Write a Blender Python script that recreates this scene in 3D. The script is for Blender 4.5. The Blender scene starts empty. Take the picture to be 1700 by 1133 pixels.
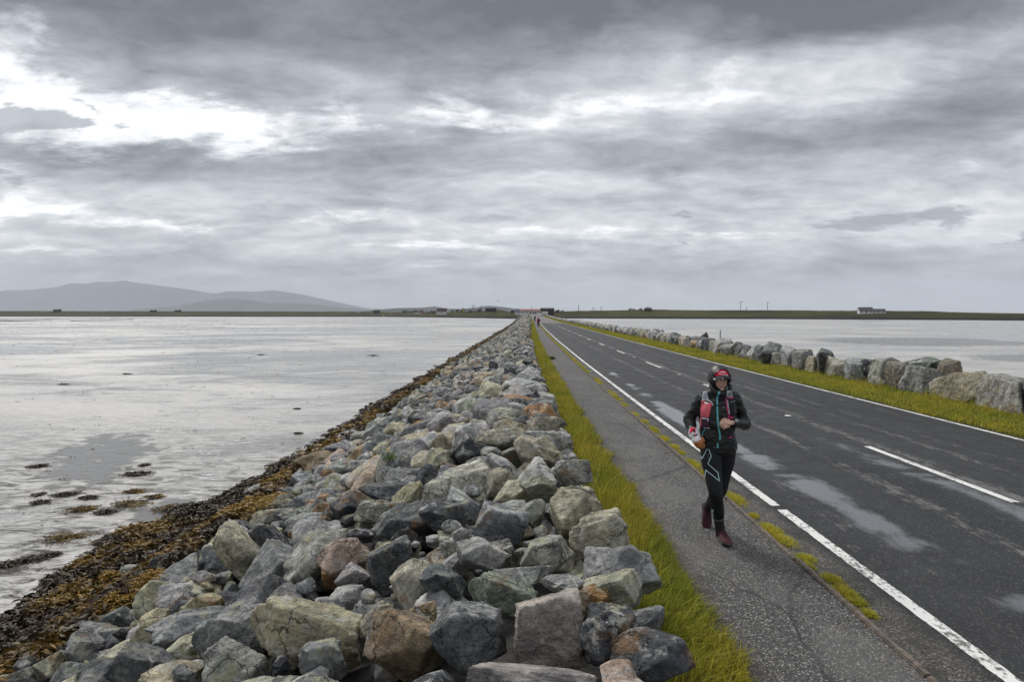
import bpy, bmesh, math, random
import numpy as np
from mathutils import Vector, Matrix, noise as mnoise
from mathutils.bvhtree import BVHTree

SC = bpy.context.scene
COL = SC.collection
R = math.radians
rng = np.random.default_rng(7)
random.seed(7)

# ------------------------------------------------------------------ camera
F, CX, CY, VPX, HOR = 1100.0, 850.0, 566.5, 858.0, 522.0
CAMZ = 2.1
cd = bpy.data.cameras.new("camera")
cd.sensor_width = 36.0
cd.lens = F / 1700 * 36
cd.clip_start = 0.05
cd.clip_end = 60000
cam = bpy.data.objects.new("camera", cd)
COL.objects.link(cam)
cam.location = (0, 0, CAMZ)
cam.rotation_euler = (R(90) - math.atan((CY - HOR) / F), 0, math.atan((VPX - CX) / F))
SC.camera = cam
bpy.context.view_layer.update()
CAMR = cam.rotation_euler.to_matrix()
CAMRI = CAMR.transposed()
CAML = Vector((0, 0, CAMZ))

def ray(px, py):
    return CAMR @ Vector(((px - CX) / F, (CY - py) / F, -1.0))
def atY(px, py, Y):
    d = ray(px, py)
    return CAML + d * (Y / d.y)
def atZ(px, py, z):
    d = ray(px, py)
    return CAML + d * ((z - CAMZ) / d.z)
def proj(p):
    v = CAMRI @ (Vector(p) - CAML)
    return (CX + F * v.x / -v.z, CY - F * v.y / -v.z, -v.z)

# ------------------------------------------------------------------ node helpers
class NT:
    def __init__(s, tree):
        s.t = tree; s.n = tree.nodes; s.l = tree.links
    def new(s, typ, **kw):
        n = s.n.new(typ)
        for k, v in kw.items(): setattr(n, k, v)
        return n
    def put(s, sock, v):
        if isinstance(v, bpy.types.NodeSocket): s.l.new(v, sock)
        elif v is not None: sock.default_value = v
    def m(s, op, a, b=None, c=None, clamp=False):
        n = s.new("ShaderNodeMath", operation=op, use_clamp=clamp)
        for i, v in enumerate((a, b, c)):
            if v is not None: s.put(n.inputs[i], v)
        return n.outputs[0]
    def vm(s, op, a, b=None, c=None, out=0):
        n = s.new("ShaderNodeVectorMath", operation=op)
        for i, v in enumerate((a, b, c)):
            if v is not None: s.put(n.inputs[i], v)
        return n.outputs[out]
    def comb(s, x, y, z):
        n = s.new("ShaderNodeCombineXYZ")
        for i, v in enumerate((x, y, z)): s.put(n.inputs[i], v)
        return n.outputs[0]
    def sep(s, v):
        n = s.new("ShaderNodeSeparateXYZ"); s.put(n.inputs[0], v); return n.outputs
    def noise(s, vec, scale, detail=4, rough=.55, dist=0, color=False):
        n = s.new("ShaderNodeTexNoise")
        s.put(n.inputs["Vector"], vec); s.put(n.inputs["Scale"], scale); s.put(n.inputs["Detail"], detail)
        s.put(n.inputs["Roughness"], rough); s.put(n.inputs["Distortion"], dist)
        return n.outputs["Color" if color else "Fac"]
    def voro(s, vec, scale, feature='F1', out="Distance"):
        n = s.new("ShaderNodeTexVoronoi", feature=feature)
        s.put(n.inputs["Vector"], vec); s.put(n.inputs["Scale"], scale)
        return n.outputs[out]
    def mr(s, v, a, b, c=0., d=1., smooth=True):
        n = s.new("ShaderNodeMapRange", interpolation_type='SMOOTHSTEP' if smooth else 'LINEAR')
        for i, x in enumerate((v, a, b, c, d)): s.put(n.inputs[i], x)
        return n.outputs[0]
    def mix(s, f, a, b, blend='MIX'):
        n = s.new("ShaderNodeMix", data_type='RGBA', blend_type=blend)
        s.put(n.inputs[0], f)
        s.put(n.inputs[6], (*a, 1) if isinstance(a, tuple) and len(a) == 3 else a)
        s.put(n.inputs[7], (*b, 1) if isinstance(b, tuple) and len(b) == 3 else b)
        return n.outputs[2]
    def ramp(s, v, pts, interp='LINEAR'):
        n = s.new("ShaderNodeValToRGB"); s.put(n.inputs[0], v)
        cr = n.color_ramp; cr.interpolation = interp
        while len(cr.elements) < len(pts): cr.elements.new(0.5)
        for e, (p, c) in zip(cr.elements, pts):
            e.position = p
            e.color = (*c, 1) if isinstance(c, tuple) else (c, c, c, 1)
        return n.outputs[0]
    def bump(s, h, strength=.5, dist=.01, nrm=None):
        n = s.new("ShaderNodeBump"); s.put(n.inputs["Height"], h)
        s.put(n.inputs["Strength"], strength); s.put(n.inputs["Distance"], dist)
        if nrm is not None: s.put(n.inputs["Normal"], nrm)
        return n.outputs[0]

def new_mat(name):
    mt = bpy.data.materials.new(name); mt.use_nodes = True
    nt = NT(mt.node_tree)
    b = nt.n["Principled BSDF"]
    return mt, nt, b
def pset(nt, b, **kw):
    names = dict(col="Base Color", rough="Roughness", spec="Specular IOR Level", nrm="Normal", metal="Metallic", ior="IOR",
                 sheen="Sheen Weight", coat="Coat Weight", coatr="Coat Roughness", sss="Subsurface Weight")
    for k, v in kw.items():
        if isinstance(v, tuple) and len(v) == 3: v = (*v, 1)
        nt.put(b.inputs[names[k]], v)

# ------------------------------------------------------------------ world: overcast sky with breaks
SUN_AZ, SUN_EL = R(-32), R(46)
W = bpy.data.worlds.new("World"); SC.world = W; W.use_nodes = True
wt = NT(W.node_tree)
for n in list(wt.n): wt.n.remove(n)
wout = wt.new("ShaderNodeOutputWorld")
sky = wt.new("ShaderNodeTexSky", sky_type='NISHITA', sun_disc=False)
sky.sun_elevation = SUN_EL; sky.sun_rotation = SUN_AZ
bgA = wt.new("ShaderNodeBackground"); wt.put(bgA.inputs[0], sky.outputs[0]); bgA.inputs[1].default_value = 0.08
tc = wt.new("ShaderNodeTexCoord").outputs["Generated"]
dx, dy, dz = wt.sep(tc)
zc = wt.m('MAXIMUM', dz, 0.0)
hl = wt.m('SQRT', wt.m('SUBTRACT', 1.0, wt.m('MULTIPLY', dz, dz)))
el = wt.m('DIVIDE', zc, wt.m('MAXIMUM', hl, 0.02))
el = wt.m('MINIMUM', el, 6.0)
az = wt.m('ARCTAN2', dx, dy)
den = wt.m('ADD', zc, 0.22)
q = wt.comb(wt.m('DIVIDE', dx, den), wt.m('DIVIDE', dy, den), 0.0)      # cloud-layer plane
# slightly skewed streets of cloud
q2 = wt.vm('MULTIPLY', q, (0.55, 1.0, 1.0))
nA = wt.noise(q2, 1.35, 6, .55, .4)
nB = wt.noise(wt.vm('ADD', q2, (7.3, 2.1, 0)), 3.6, 8, .6, .6)
nC = wt.noise(wt.vm('ADD', wt.vm('MULTIPLY', q, (.8, 1, 1)), (3.3, 9.1, 0)), 9.0, 7, .62, .3)
wn1 = wt.noise(wt.vm('ADD', q2, (1.7, 5.1, 0)), 2.6, 9, .66)
wn2 = wt.noise(wt.vm('ADD', q2, (11.7, 4.1, 0)), 2.6, 9, .66)
wx = wt.m('MULTIPLY', wt.m('SUBTRACT', wn1, .5), .34)
wy = wt.m('MULTIPLY', wt.m('SUBTRACT', wn2, .5), .20)
wyk = wt.m('ADD', wt.m('MULTIPLY', el, 2.2, clamp=True), .10)
P2 = wt.comb(wt.m('ADD', az, wx), wt.m('ADD', el, wt.m('MULTIPLY', wy, wyk)), 0.0)
base = wt.ramp(wt.m('DIVIDE', el, 3.0, clamp=True), [
    (0.0, .355), (.012, .375), (.03, .39), (.045, .46), (.065, .43), (.085, .35), (.100, .37), (.114, .30), (.130, .175), (.150, .125),
    (.20, .14), (.30, .42), (.6, .62)])
def azel(px, py):
    t = (px - VPX) / F; s = (HOR - py) / F
    return math.atan(t), s / math.sqrt(1 + t * t)
def blobs(lst, V=None):
    for (px, py, hw, hh, a) in lst:
        A, E = azel(px, py)
        sa, se = hw / F, hh / F
        d = wt.vm('LENGTH', wt.vm('MULTIPLY_ADD', P2, (1 / sa, 1 / se, 0), (-A / sa, -E / se, 0)), out=1)
        g = wt.mr(d, 1.3, 0.0, 0.0, a)
        V = g if V is None else wt.m('ADD', V, g)
    return V
# soft swells of light and dark in the deck: px, py, half width, half height, amount
V = blobs([(1010, 150, 220, 80, .16), (1190, 165, 260, 80, .16), (1120, 60, 150, 50, .10), (1390, 130, 190, 60, .14), (1560, 90, 200, 50, .09),
      (1400, 30, 420, 70, -.06), (1640, 110, 120, 60, -.10), (650, 270, 300, 50, -.06), (60, 270, 120, 40, -.08), (240, 365, 240, 24, .14), (950, 388, 260, 30, .14), (760, 410, 140, 16, .10), (1250, 400, 340, 28, .12), (1590, 360, 220, 36, .10), (20, 330, 60, 130, .14), (880, 300, 220, 18, .10), (620, 150, 200, 40, .06),
      (330, 70, 420, 80, -.10), (800, 50, 500, 80, -.03), (1240, 20, 260, 50, -.03), (180, 270, 260, 42, -.17), (430, 275, 420, 44, -.08), (1500, 215, 440, 66, -.15), (1000, 262, 520, 38, -.08),
      (1250, 445, 440, 24, -.10), (300, 470, 380, 18, -.03), (640, 325, 420, 40, -.04), (1450, 470, 400, 20, -.04)], base)
n0 = wt.m('SUBTRACT', nB, .5); nF = wt.m('SUBTRACT', nC, .5)
# billowed tops of the low cloud banks
nD = wt.noise(wt.comb(wt.m('MULTIPLY', az, 9.), wt.m('MULTIPLY', el, 26.), 2.), 1.0, 7, .6, .3)
low = wt.m('MULTIPLY', wt.mr(el, .012, .05), wt.mr(el, .17, .10))
V = wt.m('ADD', V, wt.m('MULTIPLY', wt.m('MULTIPLY', wt.m('SUBTRACT', nD, .5), .62), low))
cl = wt.m('ADD', wt.m('ADD', wt.m('MULTIPLY', wt.m('SUBTRACT', nA, .5), .75), wt.m('MULTIPLY', n0, 1.15)), wt.m('MULTIPLY', nF, .85))
amp = wt.mr(el, .0, .12, .25, 1.0)
V = wt.m('ADD', V, wt.m('MULTIPLY', cl, wt.m('MULTIPLY', amp, wt.m('ADD', V, .12))))
# torn breaks where the bright upper layer shows, and ragged dark scud below the deck
G = blobs([(250, 200, 280, 50, 1.), (120, 205, 190, 62, .8), (30, 90, 60, 120, .8), (400, 212, 120, 34, .75), (580, 208, 90, 26, .7), (770, 192, 110, 32, .85), (950, 185, 130, 44, .46), (1090, 165, 120, 50, .32), (1200, 150, 160, 44, .26),
           (20, 350, 46, 60, .7), (110, 352, 100, 22, .7), (300, 372, 130, 16, .75), (565, 360, 100, 15, .7), (950, 388, 190, 18, .62), (740, 411, 130, 10, .72), (700, 441, 90, 6, .66), (90, 422, 140, 8, .72), (1180, 392, 160, 12, .5)])
G = wt.m('ADD', G, wt.m('ADD', wt.m('MULTIPLY', n0, 1.2), wt.m('MULTIPLY', nF, 1.7)))
V = wt.m('ADD', V, wt.m('MULTIPLY', wt.mr(G, .22, 1.40), .50))
D = blobs([(60, 195, 44, 26, 1.), (8, 205, 34, 34, .9), (10, 285, 36, 20, .8), (135, 172, 22, 12, .7), (185, 210, 26, 9, .7), (1405, 368, 80, 16, 1.), (1540, 362, 62, 20, 1.1), (1130, 357, 24, 8, .8), (1690, 392, 26, 12, .8), (1110, 412, 26, 8, .6)])
D = wt.m('ADD', D, wt.m('ADD', wt.m('MULTIPLY', n0, .5), wt.m('MULTIPLY', nF, 1.0)))
V = wt.mix(wt.m('MULTIPLY', wt.mr(D, .28, .85), .72), V, (.17, .17, .17))
V = wt.m('MAXIMUM', V, .09)
V = wt.m('MINIMUM', V, 1.4)
tint = wt.ramp(wt.m('DIVIDE', V, 1.5), [(0.0, (.945, .985, 1.06)), (.2, (.945, .99, 1.075)), (.33, (.97, 1.0, 1.045)), (.6, (1.0, 1.0, .995)), (1.0, (1.0, 1.0, .97))])
ctint = wt.mix(wt.mr(el, .12, .0), tint, (.94, .99, 1.06))
ccol = wt.vm('SCALE', ctint); ccol.node.inputs[0].default_value = (0, 0, 0)
wt.put(ccol.node.inputs[0], ctint); wt.put(ccol.node.inputs[3], V)
bgB = wt.new("ShaderNodeBackground"); wt.put(bgB.inputs[0], ccol); bgB.inputs[1].default_value = 1.0
mx = wt.new("ShaderNodeMixShader"); mx.inputs[0].default_value = .94
wt.l.new(bgA.outputs[0], mx.inputs[1]); wt.l.new(bgB.outputs[0], mx.inputs[2]); wt.l.new(mx.outputs[0], wout.inputs[0])
W.cycles.sampling_method = 'MANUAL'; W.cycles.sample_map_resolution = 512

sl = bpy.data.lights.new("sun", 'SUN'); sl.energy = 1.5; sl.angle = R(16); sl.color = (1, .96, .9)
so = bpy.data.objects.new("sun", sl); COL.objects.link(so)
sd = Vector((math.sin(SUN_AZ) * math.cos(SUN_EL), math.cos(SUN_AZ) * math.cos(SUN_EL), math.sin(SUN_EL)))
so.rotation_euler = sd.to_track_quat('Z', 'Y').to_euler()
so.location = (-20, 30, 40)

vs = SC.view_settings
vs.view_transform = 'Standard'; vs.look = 'None'; vs.exposure = 0.6; vs.gamma = 1.0; vs.use_curve_mapping = False
SC.cycles.use_denoising = True
SC.cycles.max_bounces = 6; SC.cycles.diffuse_bounces = 3; SC.cycles.volume_bounces = 1
SC.cycles.use_adaptive_sampling = True

# ------------------------------------------------------------------ object helpers
def link(o, parent=None):
    COL.objects.link(o)
    if parent is not None: o.parent = parent
    return o
def tag(o, label=None, cat=None, group=None, kind=None):
    for k, v in (("label", label), ("category", cat), ("group", group), ("kind", kind)):
        if v: o[k] = v
    return o
def empty(name, loc=(0, 0, 0), rz=0):
    o = bpy.data.objects.new(name, None); o.location = loc; o.rotation_euler.z = rz
    return link(o)
def npmesh(name, v, f, mat=None, smooth=False, col=None, uv=None):
    """mesh from numpy vertices and a face array (all faces of one size) or list of such arrays"""
    me = bpy.data.meshes.new(name)
    fs = f if isinstance(f, list) else [f]
    fs = [np.asarray(a, np.int32) for a in fs if len(a)]
    me.vertices.add(len(v)); me.vertices.foreach_set("co", np.asarray(v, np.float32).ravel())
    loops = np.concatenate([a.ravel() for a in fs])
    sizes = np.concatenate([np.full(len(a), a.shape[1], np.int32) for a in fs])
    me.loops.add(len(loops)); me.loops.foreach_set("vertex_index", loops)
    me.polygons.add(len(sizes))
    st = np.zeros(len(sizes), np.int32); st[1:] = np.cumsum(sizes)[:-1]
    me.polygons.foreach_set("loop_start", st)
    me.update(calc_edges=True); me.validate()
    if smooth: me.polygons.foreach_set("use_smooth", np.ones(len(me.polygons), bool))
    if col is not None:
        a = me.color_attributes.new("tint", 'FLOAT_COLOR', 'POINT')
        c = np.ones((len(v), 4), np.float32); c[:, :3] = col[:, :3]
        if col.shape[1] > 3: c[:, 3] = col[:, 3]
        a.data.foreach_set("color", c.ravel())
    if uv is not None:
        u = me.uv_layers.new(name="UVMap")
        u.data.foreach_set("uv", np.asarray(uv, np.float32)[loops].ravel())
    if mat is not None: me.materials.append(mat)
    return me
def obj(name, me, parent=None, loc=None, rot=None):
    o = bpy.data.objects.new(name, me)
    if loc is not None: o.location = loc
    if rot is not None: o.rotation_euler = rot
    return link(o, parent)
def bm_obj(name, bm, mat, parent=None, smooth=False, loc=None, rot=None):
    me = bpy.data.meshes.new(name); bmesh.ops.recalc_face_normals(bm, faces=bm.faces); bm.to_mesh(me); bm.free()
    if mat: me.materials.append(mat)
    if smooth: me.polygons.foreach_set("use_smooth", np.ones(len(me.polygons), bool))
    return obj(name, me, parent, loc, rot)
def add_box(bm, c, s, rz=0):
    r = bmesh.ops.create_cube(bm, size=1.0)
    M = Matrix.Translation(c) @ Matrix.Rotation(rz, 4, 'Z') @ Matrix.Diagonal((*s, 1))
    bmesh.ops.transform(bm, matrix=M, verts=r['verts'])
    return r['verts']
def add_cyl(bm, a, b, r1, r2=None, n=8):
    a, b = Vector(a), Vector(b); d = b - a
    r = bmesh.ops.create_cone(bm, cap_ends=True, segments=n, radius1=r1, radius2=r1 if r2 is None else r2, depth=d.length)
    M = Matrix.Translation((a + b) / 2) @ d.to_track_quat('Z', 'Y').to_matrix().to_4x4()
    bmesh.ops.transform(bm, matrix=M, verts=r['verts'])
    return r['verts']
def add_ell(bm, c, s, sub=2, M=None):
    r = bmesh.ops.create_icosphere(bm, subdivisions=sub, radius=1)
    bmesh.ops.transform(bm, matrix=Matrix.Translation(c) @ (M.to_4x4() if M else Matrix.Identity(4)) @ Matrix.Diagonal((*s, 1)), verts=r['verts'])
    return r['verts']

# ------------------------------------------------------------------ road line in plan and profile
_oy = np.array([-60, 0, 15, 30, 54, 90, 132, 200, 350, 500, 900.])
_ox = np.array([0, 0, 0.03, .14, .47, 1.15, 2.1, 3.3, 5.2, 7.2, 12.])
_yy = np.arange(-60, 900, 1.0)
_k = np.hanning(15); _k /= _k.sum()
_sm = np.convolve(np.pad(np.interp(_yy, _oy, _ox), 7, mode='edge'), _k, 'valid')
def off(Y): return np.interp(Y, _yy, _sm)
_zy = np.array([-60, 190, 260, 350, 430, 520, 900.]); _zz = np.array([0, 0, .35, 1.15, 1.95, 2.4, 2.6])
_sz = np.convolve(np.pad(np.interp(_yy, _zy, _zz), 15, mode='edge'), np.hanning(31) / np.hanning(31).sum(), 'valid')
def zr(Y): return np.interp(Y, _yy, _sz)
FLAT = -1.5

def ystations(y0, y1, step0=.25, g=1.03):
    ys = [y0]; s = step0
    while ys[-1] < y1:
        if ys[-1] > 6: s = min(s * g, 12)
        ys.append(ys[-1] + s)
    ys[-1] = y1
    return np.array(ys)
def strip(name, lat, zz, Ys, mat, parent=None, jit=None, uv=True, smooth=True):
    """longitudinal sheet: lat and zz are arrays across; follows the road"""
    lat = np.asarray(lat, float); zz = np.asarray(zz, float)
    n, k = len(Ys), len(lat)
    L = np.tile(lat, (n, 1)); Z = np.tile(zz, (n, 1))
    if jit is not None: L, Z = jit(L, Z, Ys)
    X = L + off(Ys)[:, None]; Yg = np.repeat(Ys[:, None], k, 1); Zg = Z + zr(Ys)[:, None]
    v = np.stack([X, Yg, Zg], -1).reshape(-1, 3)
    i = np.arange(n - 1)[:, None] * k + np.arange(k - 1)[None]
    f = np.stack([i, i + 1, i + k + 1, i + k], -1).reshape(-1, 4)
    u = np.stack([L, Yg], -1).reshape(-1, 2)
    me = npmesh(name, v, f, mat, smooth, uv=u)
    return obj(name, me, parent)

# ------------------------------------------------------------------ materials
def coords(nt, kind="Object"):
    return nt.new("ShaderNodeTexCoord").outputs[kind]
def worldpos(nt):
    return nt.new("ShaderNodeNewGeometry").outputs["Position"]

def plain(name, col, rough=.7, spec=.4, var=.15, scale=20., bump=0., metal=0., sheen=0.):
    mt, nt, b = new_mat(name)
    p = coords(nt)
    n = nt.noise(p, scale, 4)
    c = nt.mix(nt.mr(n, .3, .7), tuple(x * (1 - var) for x in col), tuple(min(1, x * (1 + var)) for x in col))
    pset(nt, b, col=c, rough=rough, spec=spec, metal=metal, sheen=sheen)
    if bump: pset(nt, b, nrm=nt.bump(nt.noise(p, scale * 4, 3), .5, bump))
    return mt

def rock_material(name, vertex):
    mt, nt, b = new_mat(name)
    geo = nt.new("ShaderNodeNewGeometry")
    wp = geo.outputs["Position"]
    if vertex:
        at = nt.new("ShaderNodeAttribute", attribute_name="tint")
        col, rnd = at.outputs["Color"], at.outputs["Alpha"]
        fo = nt.vm('ADD', wp, nt.comb(nt.m('MULTIPLY', rnd, 37.), nt.m('MULTIPLY', rnd, 91.), nt.m('MULTIPLY', rnd, 53.)))
        # foliation direction varies a little with the rock
        fol = nt.new("ShaderNodeVectorRotate", rotation_type='EULER_XYZ')
        nt.put(fol.inputs["Vector"], fo); nt.put(fol.inputs["Rotation"], nt.comb(nt.m('MULTIPLY', rnd, 17.), nt.m('MULTIPLY', rnd, 29.), 0.))
        fv = fol.outputs[0]
    else:
        oi = nt.new("ShaderNodeObjectInfo")
        col, rnd = oi.outputs["Color"], oi.outputs["Random"]
        sh = nt.comb(nt.m('MULTIPLY', rnd, 37.), nt.m('MULTIPLY', rnd, 91.), nt.m('MULTIPLY', rnd, 53.))
        fo = nt.vm('ADD', wp, sh)
        fv = nt.vm('ADD', nt.vm('SCALE', coords(nt)), sh)
        fv.node.inputs[0].links[0].from_node.inputs[3].default_value = .3
    n1 = nt.noise(fo, 5., 5, .6)
    n2 = nt.noise(fo, 22., 5, .65)
    n3 = nt.noise(fo, 60., 4, .7)
    band = nt.noise(nt.vm('MULTIPLY', fv, (3., 3., 26.)), 1.0, 4, .6, .7)
    base = nt.mix(nt.mr(n1, .32, .68), nt.vm('MULTIPLY', col, (.48, .50, .53)), nt.vm('MULTIPLY', col, (1.75, 1.72, 1.64)))
    base = nt.mix(nt.mr(n2, .38, .66, 0, .8), base, nt.vm('MULTIPLY', col, (.5, .5, .5)))
    bs = nt.mr(nt.m('FRACT', nt.m('MULTIPLY', rnd, 5.9)), .35, .95, .0, .6)
    base = nt.mix(nt.m('MULTIPLY', nt.mr(band, .48, .66), bs), base, nt.vm('ADD', nt.vm('MULTIPLY', col, (1.2, 1.2, 1.18)), (.06, .06, .055)))
    # iron staining
    rs = nt.m('MULTIPLY', nt.mr(nt.noise(nt.vm('ADD', fo, (4, 8, 1)), 4.2, 4, .6), .56, .68), nt.mr(nt.m('FRACT', nt.m('MULTIPLY', rnd, 7.13)), .45, .6))
    base = nt.mix(nt.m('MULTIPLY', rs, .75), base, (.24, .135, .055))
    # pale lichen crust
    lz = nt.sep(geo.outputs["Normal"])[2]
    li = nt.m('MULTIPLY', nt.mr(nt.noise(nt.vm('ADD', fo, (9, 3, 5)), 9., 6, .7), .50, .60), nt.mr(lz, -.3, .55))
    li = nt.m('MULTIPLY', li, nt.mr(nt.m('FRACT', nt.m('MULTIPLY', rnd, 3.71)), .05, .6, .2, .8))
    lc = nt.mix(nt.mr(nt.noise(fo, 3., 2), .46, .6), (.52, .525, .50), (.42, .41, .24))
    base = nt.mix(li, base, lc)
    # quartz veins on some
    fx, fy, fz = nt.sep(fv)
    vn = nt.m('FRACT', nt.m('ADD', nt.m('MULTIPLY', nt.m('ADD', fx, nt.m('MULTIPLY', fy, .6)), 1.7), nt.m('MULTIPLY', nt.noise(nt.vm('ADD', fo, (2.2, 7.7, 1.1)), 4., 5, .6), .55)))
    vw = nt.m('MULTIPLY', nt.mr(n2, .35, .7), .035)
    ve = nt.m('MULTIPLY', nt.mr(nt.m('SUBTRACT', nt.m('ABSOLUTE', nt.m('SUBTRACT', vn, .5)), vw), .012, .0), nt.mr(nt.m('FRACT', nt.m('MULTIPLY', rnd, 11.3)), .5, .6))
    ve = nt.m('MULTIPLY', ve, nt.mr(nt.noise(nt.vm('ADD', fo, (5.2, 1.7, 8.1)), 3., 3), .42, .56))
    base = nt.mix(nt.m('MULTIPLY', ve, .85), base, (.60, .60, .56))
    wv_ = nt.vm('ADD', fo, nt.vm('SCALE', nt.noise(fo, 5., 4, .65, color=True)))
    wv_.node.inputs[1].links[0].from_node.inputs[3].default_value = .22
    ck = nt.voro(wv_, 4.5, 'DISTANCE_TO_EDGE')
    ckm = nt.m('MULTIPLY', nt.mr(ck, .022, .0), nt.mr(nt.noise(nt.vm('ADD', fo, (1.2, 4.7, 3.1)), 2.5, 3), .44, .58))
    base = nt.mix(nt.m('MULTIPLY', ckm, .8), base, nt.vm('MULTIPLY', col, (.22, .22, .22)))
    # crystal speckle
    base = nt.mix(nt.mr(n3, .56, .70, 0, .5), base, nt.vm('ADD', nt.vm('MULTIPLY', col, (1.2, 1.2, 1.2)), (.08, .08, .08)))
    base = nt.mix(nt.mr(n3, .44, .30, 0, .6), base, nt.vm('MULTIPLY', col, (.4, .4, .4)))
    vc = nt.voro(nt.vm('ADD', fo, nt.vm('SCALE', nt.noise(fo, 6., 3, .6, color=True))), 7.5)
    vc.node.inputs[0].links[0].from_node.inputs[1].links[0].from_node.inputs[3].default_value = .12
    h = nt.m('ADD', nt.m('ADD', nt.m('MULTIPLY', n1, 1.5), nt.m('MULTIPLY', n2, 1.35)), nt.m('ADD', nt.m('MULTIPLY', n3, .6), nt.m('ADD', nt.m('MULTIPLY', band, .45), nt.m('SUBTRACT', nt.m('MULTIPLY', vc, 1.9), nt.m('MULTIPLY', ckm, 1.2)))))
    pset(nt, b, col=base, rough=nt.mr(n2, .3, .7, .62, .85), spec=.35, nrm=nt.bump(h, .9, .032))
    return mt
M_ROCK = rock_material("rock", False)
M_ROCKV = rock_material("rock_mass", True)

def grass_material(name, trans=True):
    mt, nt, b = new_mat(name)
    at = nt.new("ShaderNodeAttribute", attribute_name="tint")
    pset(nt, b, col=at.outputs["Color"], rough=.55, spec=.25)
    if trans:
        t = nt.new("ShaderNodeBsdfTranslucent"); nt.put(t.inputs[0], at.outputs["Color"])
        m_ = nt.new("ShaderNodeMixShader"); m_.inputs[0].default_value = .35
        nt.l.new(b.outputs[0], m_.inputs[1]); nt.l.new(t.outputs[0], m_.inputs[2])
        nt.l.new(m_.outputs[0], nt.n["Material Output"].inputs[0])
    return mt
M_GRASS = grass_material("grass_blades")

def soil_material():
    mt, nt, b = new_mat("verge_turf")
    p = worldpos(nt)
    n = nt.noise(p, 6., 5, .65); n2 = nt.noise(p, 60., 3, .6)
    c = nt.ramp(n, [(.3, (.05, .055, .012)), (.5, (.11, .11, .018)), (.7, (.17, .15, .03))])
    c = nt.mix(nt.mr(n2, .35, .7), c, (.035, .035, .012))
    pset(nt, b, col=c, rough=.95, spec=.1, nrm=nt.bump(n2, .8, .03))
    return mt
M_TURF = soil_material()

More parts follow.
